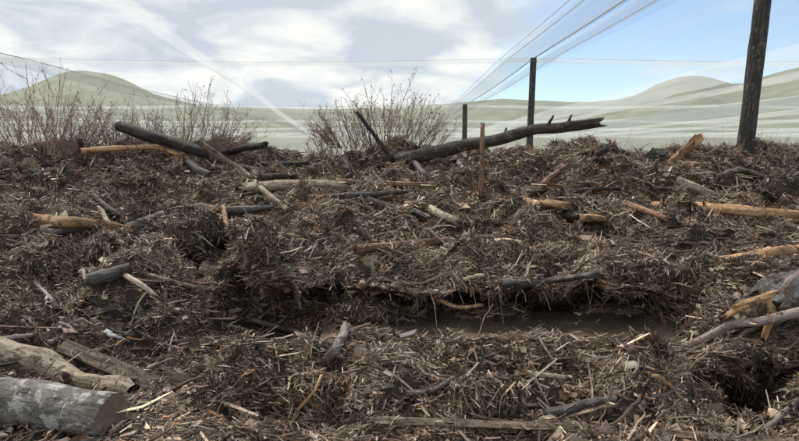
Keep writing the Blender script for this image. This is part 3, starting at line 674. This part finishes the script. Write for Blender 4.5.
# ------------------------------------------------------------------ loose sticks scattered over the bank, one object each
LAND = [('big grey lichened log', 60, 400), ('squared grey-brown beam', 125, 372), ('shaggy dark root clump', 188, 238), ('bright orange stripped log', 75, 222), ('charred leaning pole', 160, 140),
        ('long bare leaning pole', 245, 176), ('broad pale slab', 295, 188), ('long rusty stick', 425, 245), ('knotted brown root clump', 368, 317), ('muddy pool', 550, 335),
        ('shaggy foreground clump', 488, 392), ('long bottom plank', 585, 430), ('charred stump', 770, 320), ('long orange-tan log', 740, 210), ('bright orange split chunk', 547, 204),
        ('rusty upright stake', 482, 160), ('dark hole', 770, 405), ('slate log end', 550, 280), ('mossy square block', 660, 153), ('diagonal straw mat', 290, 280), ('pale yellow stick', 130, 278), ('grey branch stub', 338, 345), ('leaning post', 746, 150)]
tri = TV[TF]; cen = tri.mean(1); e1 = tri[:, 1] - tri[:, 0]; e2 = tri[:, 3] - tri[:, 0]; nr = np.cross(e1, e2); area = np.linalg.norm(nr, axis=1); nr /= area[:, None] + 1e-12
inview = (np.abs(cen[:, 0]) < cen[:, 1] * .66 + 1.4) & (cen[:, 1] > 2.2) & (cen[:, 1] < 11.2)
wet = (cen[:, 2] < EYE - 1.385) & (cen[:, 0] > .1) & (cen[:, 0] < 2.0) & (cen[:, 1] > 4.2) & (cen[:, 1] < 5.45)
view = cen - np.array([0, 0, EYE]); view /= np.linalg.norm(view, axis=1, keepdims=True)
facing = np.clip(-(view * nr).sum(1), 0, 1)
wgt = area * np.where(nr[:, 2] < 0, .25, np.where(nr[:, 2] < .35, .6, 1.0)) * inview * (~wet) * (1 / np.clip(cen[:, 1], 2.5, 12) ** .75)
def sample(n, extra=None):
    w = wgt if extra is None else wgt * extra
    i = rng.choice(len(w), n, p=w / w.sum()); a, b = rng.random((n, 1)), rng.random((n, 1))
    return tri[i, 0] + e1[i] * a + e2[i] * b, nr[i], i
COLN = [('grey', 'grey', 24), ('brown', 'brown', 26), ('dark', 'dark', 20), ('tan', 'tan', 20), ('pale', 'pale', 12), ('red', 'reddish', 7), ('orange', 'orange', 10), ('slate', 'slate grey', 4)]
cw = np.array([c[2] for c in COLN], float); cw /= cw.sum()
def flow(p):
    """local lie of the litter: mostly level, with the diagonal mat combed along its ridge"""
    a = 1.5 * fbm(p[:, 0] * .8 + 3, p[:, 1] * .8, 2, 77)
    m = np.exp(-(((p[:, 0] + .95) / .6) ** 2 + ((p[:, 1] - 5.2) / .5) ** 2))
    return a * (1 - m) + .8 * m
P0, NN, _ = sample(1200, (facing > .12) * 1.0)
made = 0; used = set()
cx_ = rng.uniform(-5.5, 5.8, 90); cy_ = rng.uniform(9.0, 10.2, 90); NC = 90
P0 = np.concatenate([np.stack([cx_, cy_, [ground_z(a, b) for a, b in zip(cx_, cy_)]], 1), P0]); NN = np.concatenate([np.tile([0, 0, 1.], (90, 1)), NN])
for ip, (p, nn) in enumerate(zip(P0, NN)):
    crest = ip < NC
    if crest and made >= 48: continue
    if made >= 232: break
    px, py = pixel(p)
    if not (5 < px < 794 and (158 if not crest else 130) < py < 436): continue
    mk = COLN[rng.choice(len(COLN), p=cw)]
    an = flow(p[None])[0] + rng.normal(0, .7); dr = np.array([math.cos(an), math.sin(an), 0]); dr -= nn * (dr @ nn); dr += nn * (rng.normal(.08, .16) if not crest else rng.uniform(.1, .9)); dr /= np.linalg.norm(dr)
    ln = float(np.clip(rng.lognormal(math.log(.30), .45), .12, .8)); r = float(np.clip(rng.lognormal(math.log(.009), .4), .005, .022))
    k = 9; t = np.linspace(-.5, .5, k)
    side = np.cross(dr, nn); cv = rng.normal(0, .1) * ln
    q = p + nn * (r * .8 + .024) + dr * (t * ln)[:, None] + side * (cv * (1 - 4 * t ** 2) + .02 * ln * rng.normal(size=k))[:, None] + nn * (abs(rng.normal(0, .05)) * ln * (1 - 4 * t ** 2))[:, None]
    nv = int(rng.integers(1e5)); tap = rng.uniform(.5, .9)
    ld = min(LAND, key=lambda l: (l[1] - px) ** 2 + 2.2 * (l[2] - py) ** 2); dx, dy = px - ld[1], py - ld[2]
    rel = ('right of' if dx > 0 else 'left of') if abs(dx) > 1.2 * abs(dy) else ('in front of' if dy > 0 else 'behind')
    size = 'long' if ln > .42 else 'short' if ln < .22 else 'mid-length'
    ex, ey = pixel(q[-1]); sx, sy = pixel(q[0]); sl = math.atan2(-(ey - sy), abs(ex - sx) + 1e-6) * (1 if ex > sx else -1) if abs(ex - sx) > 1e-6 else 1.5
    if ex < sx: sl = math.atan2(-(sy - ey), sx - ex)
    lie = 'lying level' if abs(sl) < .2 else 'rising rightward' if sl > 0 else 'falling rightward'
    label = f'{size} {"thick " if r > .012 else "thin "}{mk[1]} stick {lie}, {rel} the {ld[0]}'
    if label in used: continue
    used.add(label); made += 1
    V, F, C, rest = tube(q, r * np.linspace(1, tap, k), 7, .16, nv, .9)
    STICKS.append((q, np.full(k, r)))
    o = link('stick', mesh('stick', V - p, F + C, rest=rest, smooth_=True), None, MAT[mk[0]]); o.location = p
    tag(o, label, 'stick', 'loose sticks scattered over the bank')

# ------------------------------------------------------------------ the uncountable litter
def litter(name, n, ln, rad, w, lift, tilt, droop, extra=None):
    P, NRM, idx = sample(n, extra)
    a = flow(P) + rng.normal(0, .65, n); D = np.stack([np.cos(a), np.sin(a), np.zeros(n)], 1)
    D -= NRM * (D * NRM).sum(1, keepdims=True); D /= np.linalg.norm(D, axis=1, keepdims=True) + 1e-9
    D += NRM * rng.normal(.06, tilt, (n, 1))
    under = np.clip(-NRM[:, 2] + .25, 0, 1)[:, None]
    D = D * (1 - under * .8) + np.array([0, 0, -1.]) * under * 1.0 + rng.normal(0, .12, (n, 3)) + rng.normal(0, .55, (n, 3)) * under
    Ln = np.clip(rng.lognormal(math.log(ln[0]), ln[1], n), .02, .5); R = np.clip(rng.lognormal(math.log(rad[0]), rad[1], n), .001, .012)
    far = np.clip(P[:, 1] / 5, .8, 1.7); R = R * far ** .5; Ln = Ln * far ** .4
    P = P + NRM * rng.uniform(-.01, lift, (n, 1)) - D / (np.linalg.norm(D, axis=1, keepdims=True) + 1e-9) * Ln[:, None] * .5
    cols = pick(n, w)
    tone = .55 + .95 * np.clip(fbm(P[:, 0] * 2.2 + 31, P[:, 1] * 2.6, 3, 88) * .9 + .5, 0, 1); cols = cols * tone[:, None]
    v, f, c = fibres(P, D, Ln, R, cols, droop)
    return tag(link(name, mesh(name, v, f, col=c), None, MAT['litter']), kind='stuff')
o = litter('twig_litter', 48000, (.060, .5), (.0036, .42), (6, 9, 10, 7, 3.4, 1.0, .8, 2), .045, .26, .1); tag(o, 'tangled small brown and grey twigs covering the whole bank', 'twigs')
# matted fibre: small tangles of fine bark string and rootlets laid over the whole bank (instanced stuff)
def tangle(k):
    r_ = np.random.default_rng(500 + k); n = 170
    rad = .12 * np.sqrt(r_.random(n)); a = r_.uniform(0, 6.28, n); P = np.stack([rad * np.cos(a), rad * np.sin(a) * .8, r_.uniform(-.012, .022, n) * (1 - rad / .16)], 1)
    d = r_.normal(0, .55 if k % 2 else .9, n); D = np.stack([np.cos(d), np.sin(d), r_.normal(.02, .2, n)], 1); Ln = np.clip(r_.lognormal(math.log(.045), .6, n), .012, .18)
    cols = pick(n, [(14, 9, 4, 1.5, .6, .2, .4, .5), (10, 10, 6, 3, 1.2, .4, .8, .8), (6, 9, 9, 5, 2.5, .8, .8, 1.5), (3, 6, 9, 8, 5, 2, .6, 2)][k // 2], r_)
    v, f, c = fibres(P - D * Ln[:, None] * .5, D, Ln, np.clip(r_.lognormal(math.log(.0021), .6, n), .0008, .008), cols, .15, r_)
    me = mesh('tangle', v, f, col=c); me.materials.append(MAT['litter']); return me
NP = 9600
P, NRM, _ = sample(NP)
near = np.zeros(NP, bool)      # fewer tangles over the wood that lies in the open
for Pw, Rw in WOODS + STICKS:
    big = float(np.mean(Rw)); near |= (np.linalg.norm(P[:, None, :] - Pw[None, ::2, :], axis=2).min(1) < big * 1.6 + .07)
ok_ = ~near | (rng.random(NP) < .12); P, NRM = P[ok_], NRM[ok_]; NP = len(P); yaw = flow(P) + rng.normal(0, .5, NP); eul = np.empty((NP, 3))
for q in range(NP):
    zq = Vector(NRM[q] + rng.normal(0, .12, 3)).normalized(); xq = Vector((math.cos(yaw[q]), math.sin(yaw[q]), 0)); xq = (xq - zq * xq.dot(zq)).normalized(); yq = zq.cross(xq)
    eul[q] = Matrix((xq, yq, zq)).transposed().to_euler()
me = bpy.data.meshes.new('matted_fibre'); me.from_pydata((P + NRM * .012).tolist(), [], [])
at_r = me.attributes.new('turn', 'FLOAT_VECTOR', 'POINT'); at_r.data.foreach_set('vector', eul.astype(np.float32).ravel())
at_s = me.attributes.new('size', 'FLOAT', 'POINT'); at_s.data.foreach_set('value', (rng.uniform(.7, 1.35, NP) * np.clip(P[:, 1] / 5, .85, 1.8) ** .6).astype(np.float32))
at_k = me.attributes.new('pick', 'INT', 'POINT'); at_k.data.foreach_set('value', np.clip(np.floor(4 + 5.5 * fbm(P[:, 0] * 2.2 + 31, P[:, 1] * 2.6, 3, 88) + rng.normal(0, 1.3, NP)), 0, 7).astype(np.int32))
mf = link('matted_fibre', me); tag(mf, 'fine bark string and rootlets matted over the whole bank', 'fibres', kind='stuff')
ng = bpy.data.node_groups.new('lay_tangles', 'GeometryNodeTree')
ng.interface.new_socket('Geometry', in_out='INPUT', socket_type='NodeSocketGeometry'); ng.interface.new_socket('Geometry', in_out='OUTPUT', socket_type='NodeSocketGeometry')
gi, go = ng.nodes.new('NodeGroupInput'), ng.nodes.new('NodeGroupOutput')
g2i = ng.nodes.new('GeometryNodeGeometryToInstance')
for k in range(8):
    src = bpy.data.objects.new('tangle', tangle(k)); oi = ng.nodes.new('GeometryNodeObjectInfo'); oi.inputs['Object'].default_value = src
    ng.links.new(oi.outputs['Geometry'], g2i.inputs[0])
iop = ng.nodes.new('GeometryNodeInstanceOnPoints'); iop.inputs['Pick Instance'].default_value = True
def named(nm, ty):
    n_ = ng.nodes.new('GeometryNodeInputNamedAttribute'); n_.data_type = ty; n_.inputs['Name'].default_value = nm; return n_.outputs['Attribute']
e2r = ng.nodes.new('FunctionNodeEulerToRotation')
ng.links.new(named('turn', 'FLOAT_VECTOR'), e2r.inputs[0]); ng.links.new(e2r.outputs[0], iop.inputs['Rotation'])
ng.links.new(named('size', 'FLOAT'), iop.inputs['Scale']); ng.links.new(named('pick', 'INT'), iop.inputs['Instance Index'])
ng.links.new(gi.outputs[0], iop.inputs['Points']); ng.links.new(g2i.outputs[0], iop.inputs['Instance']); ng.links.new(iop.outputs[0], go.inputs[0])
mf.modifiers.new('lay_tangles', 'NODES').node_group = ng
o = litter('small_branches', 9500, (.17, .5), (.0068, .4), (6, 8, 8, 6, 4, 1.6, 1, 2), .06, .22, .05); tag(o, 'broken small branches jumbled over the whole bank', 'branches')
steep = (nr[:, 2] < .45) * 1.0
o = litter('hanging_roots', 6500, (.11, .6), (.0026, .45), (5, 6, 5, 3, 2, .8, .4, 1), .06, .3, .6, steep * np.where(nr[:, 2] < 0, 2.0, 1.0) * (.2 + 1.6 * smooth(.4, .7, vnoise(cen[:, 0] * 4, cen[:, 1] * 2, 5))) + 1e-6); tag(o, 'thin roots hanging from the eroded ledge faces', 'roots')
# bark chips and splinters: flat angular pieces
def chips(name, n):
    P, NRM, _ = sample(n)
    a = flow(P) + rng.normal(0, 1.0, n); D = np.stack([np.cos(a), np.sin(a), rng.normal(0, .25, n)], 1); D /= np.linalg.norm(D, axis=1, keepdims=True)
    Nn = NRM + rng.normal(0, .45, (n, 3)); S = np.cross(D, Nn); S /= np.linalg.norm(S, axis=1, keepdims=True) + 1e-9; U = np.cross(S, D)
    far = np.clip(P[:, 1] / 5, .8, 1.7)[:, None] ** .5
    l = np.clip(rng.lognormal(math.log(.017), .7, (n, 1)), .005, .09) * far; wd = l * rng.uniform(.2, .7, (n, 1)); h = rng.uniform(.0015, .006, (n, 1))
    P = P + NRM * rng.uniform(0, .04, (n, 1))
    V = np.empty((n, 8, 3)); k = 0
    for sz in (-1, 1):
        for sx, sy in ((-1, -1), (1, -1), (1, 1), (-1, 1)):
            V[:, k] = P + D * l * sx * rng.uniform(.6, 1.1, (n, 1)) + S * wd * sy * rng.uniform(.5, 1.1, (n, 1)) + U * h * sz; k += 1
    q = np.array([(0, 3, 2, 1), (4, 5, 6, 7), (0, 1, 5, 4), (1, 2, 6, 5), (2, 3, 7, 6), (3, 0, 4, 7)])
    F = ((np.arange(n) * 8)[:, None, None] + q[None]).reshape(-1, 4)
    c = pick(n, (5, 8, 9, 7, 3, .8, .9, 2)); c *= (.75 + .55 * (fbm(P[:, 0] * 1.6, P[:, 1] * 1.6, 3, 66) * .5 + .5))[:, None]
    return tag(link(name, mesh(name, V.reshape(-1, 3), F, col=np.repeat(c, 8, 0)), None, MAT['litter']), kind='stuff')
def crumbs(name, n):
    P, NRM, _ = sample(n); far = np.clip(P[:, 1] / 5, .8, 1.7)[:, None, None] ** .5
    k = rng.normal(0, 1, (n, 4, 3)); k /= np.linalg.norm(k, axis=2, keepdims=True); sz = np.clip(rng.lognormal(math.log(.0095), .5, (n, 1, 1)), .003, .03) * far
    st = 1 + rng.uniform(0, 1.6, (n, 1)) * 1.0; ax = rng.normal(0, 1, (n, 3)); ax /= np.linalg.norm(ax, axis=1, keepdims=True)
    k = k + ax[:, None, :] * ((k * ax[:, None, :]).sum(2) * (st - .5))[..., None]
    V = (P + NRM * rng.uniform(-.005, .025, (n, 1)))[:, None, :] + k * sz
    F = ((np.arange(n) * 4)[:, None, None] + np.array([(0, 1, 2), (0, 3, 1), (1, 3, 2), (0, 2, 3)])[None]).reshape(-1, 3)
    c = pick(n, (4, 8, 10, 8, 4, 1.5, 1.0, 2)); c *= (.75 + .55 * (fbm(P[:, 0] * 1.6, P[:, 1] * 1.6, 3, 66) * .5 + .5))[:, None]
    return tag(link(name, mesh(name, V.reshape(-1, 3), F, col=np.repeat(c, 4, 0)), None, MAT['litter']), kind='stuff')
o = crumbs('wood_crumbs', 95000); tag(o, 'crumbled bark and wood bits filling the gaps of the bank', 'crumbs')
# twigs that came to rest across the larger pieces
PP, LL = [], []
for Pw, Rw in WOODS:
    if Pw[:, 2].max() > ground_z(*Pw[len(Pw) // 2][:2]) + .35: continue
    k = int(np.linalg.norm(Pw[-1] - Pw[0]) * 26); i = rng.integers(0, len(Pw), k)
    PP.append(Pw[i] + np.stack([rng.normal(0, .03, k), -rng.uniform(.2, 1.0, k) * Rw[i], Rw[i] * rng.uniform(.4, 1.0, k)], 1)); LL.append(Rw[i])
PP = np.concatenate(PP); k = len(PP); a = rng.uniform(0, 6.28, k); D = np.stack([np.cos(a), np.sin(a), rng.normal(-.1, .2, k)], 1)
Ln = np.clip(rng.lognormal(math.log(.07), .5, k), .02, .25)
v, f, c = fibres(PP - D * Ln[:, None] * .5, D, Ln, np.clip(rng.lognormal(math.log(.003), .4, k), .001, .008), pick(k, (6, 9, 9, 6, 3, 1, .6, 2)), .5)
tag(link('stray_twigs', mesh('stray_twigs', v, f, col=c), None, MAT['litter']), 'stray twigs lying across the logs and poles', 'twigs', kind='stuff')
o = chips('bark_chips', 26000); tag(o, 'small bark chips and splinters strewn over the bank', 'bark chips')

# ------------------------------------------------------------------ bare bushes on the crest, dry weeds
def bush(label, base, d, stems, spread, height, lean=0, leaves=160, rs=.005, seed=0, canes=()):
    r_ = np.random.default_rng(seed); b = at(base[0], base[1], d); b[2] = ground_z(b[0], b[1]) - .02
    root = link('bare_bush', None); root.location = b
    S = [[], [], []]; Tw = [[], [], []]; tips = []
    def add(acc, q, r):
        v, f, c, rr = tube(q, r, 5 if acc is S else 3, 0.05, 1, 0, cap=False); o = sum(len(x) for x in acc[0])
        acc[0].append(v); acc[1] += [tuple(i + o for i in g) for g in f]; acc[2].append(rr)
    def grow(p, dr, ln, r, lvl):
        k = 7; t = np.linspace(0, 1, k)[:, None]; sidev = r_.normal(0, .12, 3)
        k = 7 if lvl == 0 else 5; t = np.linspace(0, 1, k)[:, None]; q = p + dr * ln * t + sidev * ln * t ** 2 + r_.normal(0, .008, (k, 3)) * t
        add(S if lvl == 0 else Tw, q, r * np.linspace(1, .45, k))
        if lvl < 2:
            for _ in range(r_.integers(5, 9) if lvl == 0 else r_.integers(2, 4)):
                i = r_.uniform(.2, .95); j = int(i * (k - 1)); nd = dr + r_.normal(0, .45, 3); nd[2] += .1; nd /= np.linalg.norm(nd)
                grow(q[j], nd, ln * r_.uniform(.25, .5), max(r * .5, .0017), lvl + 1)
        tips.append(q[-1]); tips.append(q[-2])
    for s in range(stems):
        a = r_.uniform(-1, 1); p = np.array([a * spread * .45, r_.normal(0, .12), 0.0])
        dr = np.array([a * .75 + lean + r_.normal(0, .2), r_.normal(0, .25), 1.0]); dr /= np.linalg.norm(dr)
        grow(p, dr, height * r_.uniform(.45, 1.0) * (1 - .3 * abs(a)), rs * r_.uniform(.8, 1.4), 0)
    for (x, z, dx, l) in canes: grow(np.array([x, 0, z]), np.array([dx, 0, 1.]) / math.hypot(dx, 1), l, .009, 0)
    tag(link('stems', mesh('stems', np.vstack(S[0]), np.array(S[1]), rest=np.vstack(S[2])), root, MAT['twigbark']), kind='stuff')
    tag(link('twigs', mesh('twigs', np.vstack(Tw[0]), np.array(Tw[1]), rest=np.vstack(Tw[2])), root, MAT['twigbark']), kind='stuff')
    tp = np.array(tips); i = r_.integers(0, len(tp), leaves); p = tp[i] + r_.normal(0, .012, (leaves, 3))
    sz = r_.uniform(.006, .018, (leaves, 1)); a = r_.normal(size=(leaves, 3)); a /= np.linalg.norm(a, axis=1, keepdims=True); c = np.cross(a, r_.normal(size=(leaves, 3))); c /= np.linalg.norm(c, axis=1, keepdims=True); e = np.cross(a, c)
    V = np.stack([p - a * sz, p + c * sz * .5 + e * sz * .2, p + a * sz * 1.2, p - c * sz * .5 + e * sz * .2], 1).reshape(-1, 3)
    F = np.arange(leaves * 4).reshape(-1, 4); cl = np.array([(.2, .1, .06), (.26, .15, .1), (.14, .08, .055), (.3, .21, .14)])[r_.integers(0, 4, leaves)]
    lo = link('dry_leaves', mesh('dry_leaves', V, F, col=np.repeat(cl, 4, 0)), root, MAT['leaf']); lo['kind'] = 'stuff'
    tag(root, label, 'bush', 'bare bushes on the crest')
bush('wide fan-shaped bare bush in the middle of the crest', (383, 160), 9.9, 100, 1.9, 1.0, leaves=2200, seed=1)
bush('thin bare bush left of the fan-shaped one', (338, 160), 9.9, 26, .9, .75, leaves=600, seed=2)
bush('bare bush behind the charred leaning pole', (186, 155), 9.9, 85, 1.5, 1.15, lean=.1, leaves=1700, seed=3)
bush('bare bush between the charred pole and left-edge bush', (118, 155), 9.9, 85, 1.4, 1.0, leaves=1600, seed=4)
bush('bare bush at the left edge with one tall leaning cane', (40, 153), 9.8, 85, 1.8, 1.35, leaves=1600, seed=5, canes=[(.2, .1, -.55, 1.35)])
n = 7500
x = rng.uniform(-7.5, 8.5, n); y = rng.uniform(9.4, 11, n)
keep = rng.random(n) < np.where(x > 2.2, 1, .3); x, y = x[keep], y[keep]; n = len(x)
z = np.array([ground_z(a, b) for a, b in zip(x, y)])
P = np.stack([x, y, z - .02], 1); D = np.stack([rng.normal(0, .35, n), rng.normal(0, .3, n), np.ones(n)], 1)
v, f, c = fibres(P, D, rng.lognormal(math.log(.18), .45, n), rng.uniform(.0015, .003, n), pick(n, (0, 1, 3, 4, 4, 3, 1, 1)), .3)
tag(link('dry_weeds', mesh('dry_weeds', v, f, col=c), None, MAT['litter']), 'thin dry weed stems along the crest', 'weeds', kind='stuff')

# ------------------------------------------------------------------ the netting canopy over the orchard behind
ROWX = [-109, -90, -71, -52, -33, -14, 5.0, 24, 43, 62, 81, 100, 119]
BAY = D1
def net_panel(parent, x0, x1, y0, y1, seed):
    nx, ny = 15, 15; u, v = np.meshgrid(np.linspace(0, 1, nx), np.linspace(0, 1, ny), indexing='ij')
    px_, py_ = x0 + (x1 - x0) * u, y0 + (y1 - y0) * v
    sag = .50 * 4 * u * (1 - u) + .42 * 4 * v * (1 - v) * (.35 + .65 * 4 * u * (1 - u))
    z = CAN - sag - .06 * (1 + fbm(px_ * .25, py_ * .25, 2, seed)) * np.minimum(4 * u * (1 - u) * 4 * v * (1 - v), 1)
    V = np.stack([px_, py_, z], -1).reshape(-1, 3)
    a, b = np.meshgrid(np.arange(nx - 1), np.arange(ny - 1), indexing='ij')
    F = np.stack([a * ny + b, (a + 1) * ny + b, (a + 1) * ny + b + 1, a * ny + b + 1], -1).reshape(-1, 4)
    return link('net_panel', mesh('net_panel', V, F, smooth_=True), parent, MAT['net'])
def ribbon(parent, name, A, B, w, m):
    A, B = np.asarray(A, float), np.asarray(B, float); w = np.asarray(w, float); k = len(A)
    B = A + (B - A) * (1 + .18 * fbm(np.arange(len(A)) * .45 + A[:, 0].sum() % 7, np.arange(len(A)) * 0, 3, 4))[:, None]
    V = np.concatenate([A, B]); F = np.array([(i, i + 1, k + i + 1, k + i) for i in range(k - 1)])
    return link(name, mesh(name, V, F, smooth_=True), parent, MAT[m])
canopy = link('net_canopy', None); canopy.location = (0, 0, 0)
tag(canopy, 'white netting canopy stretched over posts behind the debris', 'netting')
bays = [-.9 + i for i in range(0)] or [-1, 0, 1, 2, 3, 4, 5, 6]
for i in bays[:-1]:
    for k in range(len(ROWX) - 1):
        net_panel(canopy, ROWX[k], ROWX[k + 1], i * BAY, (i + 1) * BAY, 7 * i + k)
def wire(P, r):
    v, f, c, rs = tube(np.array(P, float), np.full(len(P), r), 5, 0, 1, 0, cap=False)
    link('wire', mesh('wire', v, f, rest=rs), canopy, MAT['wire'])
YY = np.linspace(-BAY, 6 * BAY, 60)
for xr in ROWX:
    sagw = .10 * np.abs(np.sin(YY / BAY * np.pi))
    wire(np.stack([np.full(60, xr), YY, CAN - sagw], 1), .022 if xr == 5.0 else .016)
    if xr != 5.0:   # doubled net hanging along the row
        hang = (.75 if xr == 24 else .35) + .25 * (fbm(YY * .12, YY * 0 + xr, 2, 3) * .5 + .5)
        ribbon(canopy, 'net_fold', np.stack([np.full(60, xr), YY, CAN - sagw], 1), np.stack([np.full(60, xr + .1), YY, CAN - sagw - hang], 1), 1, 'netdark' if xr == -14 else 'netfold')
s0 = np.stack([np.full(60, 5.0), YY, CAN + .01 - .1 * np.abs(np.sin(YY / BAY * np.pi))], 1)
ribbon(canopy, 'net_fold', s0, s0 + np.array([-1.15, 0, -.03]), 1, 'netdark')
ribbon(canopy, 'net_fold', s0 + np.array([.25, 0, -.02]), s0 + np.array([.8, 0, -.04]), 1, 'netdark')
for xo, dz in ((4.05, .03), (3.75, .02), (5.75, -.02)): wire(np.stack([np.full(60, xo), YY, CAN - dz - .1 * np.abs(np.sin(YY / BAY * np.pi))], 1), .011)
for x0_, x1_ in ((11.3, 14.6), (15.5, 16.6), (-26, -24.5), (30, 32.5)):
    sa = np.stack([x0_ + .25 * fbm(YY * .1, YY * 0 + x0_, 2, 6), YY, CAN - .34 - .1 * np.abs(np.sin(YY / BAY * np.pi))], 1)
    ribbon(canopy, 'net_fold', sa, sa + np.array([x1_ - x0_, 0, -.12]), 1, 'pleat')
XX = np.linspace(-109, 119, 169)
for i in bays:
    sagw = .14 * np.abs(np.sin((XX - 5) / 19 * np.pi)); pts = np.stack([XX, np.full(169, i * BAY), CAN - sagw], 1)
    wire(pts, .004 if i < 2 else .008)
    hang = .12 + .05 * i if i > 0 else .1
    ribbon(canopy, 'net_hem', pts, pts + np.array([0, .02, -hang]), 1, 'netfold')
# torn pleat of netting drooping at the left
t = np.linspace(0, 1, 40); pp2 = spline(np.array([at(95, -6, 13.5), at(185, 54, 21.5), at(255, 98, 25), at(285, 120, 28), at(320, 141, 34)]), 40)
wd = np.interp(t, [0, .35, .7, 1], [.35, .36, .2, .16])[:, None]
ribbon(canopy, 'net_pleat', pp2, pp2 + np.array([.5, .1, .4]) * wd * 1.6, 1, 'pleat')
ribbon(canopy, 'net_pleat', pp2[14:] + np.array([.02, .15, .02]), pp2[14:] + np.array([.5, .1, .4]) * wd[14:] * .8, 1, 'pleat')
ribbon(canopy, 'net_pleat', pp2[16:] + np.array([.03, .25, .03]), pp2[16:] + np.array([.5, .1, .4]) * wd[16:] * .4, 1, 'pleat')
# two cross walls of the same netting at the far end
xe = np.linspace(-109, 119, 60)
ribbon(canopy, 'end_wall_net', np.stack([xe, np.full(60, 4.5 * BAY), np.full(60, CAN - .5)], 1), np.stack([xe, np.full(60, 4.5 * BAY + .8), np.full(60, -.4)], 1), 1, 'net')
#
xe = np.linspace(-109, 119, 60); ye = 6 * BAY
ribbon(canopy, 'end_wall_net', np.stack([xe, np.full(60, ye), np.full(60, CAN)], 1), np.stack([xe, np.full(60, ye + .8), np.full(60, -.4)], 1), 1, 'net')
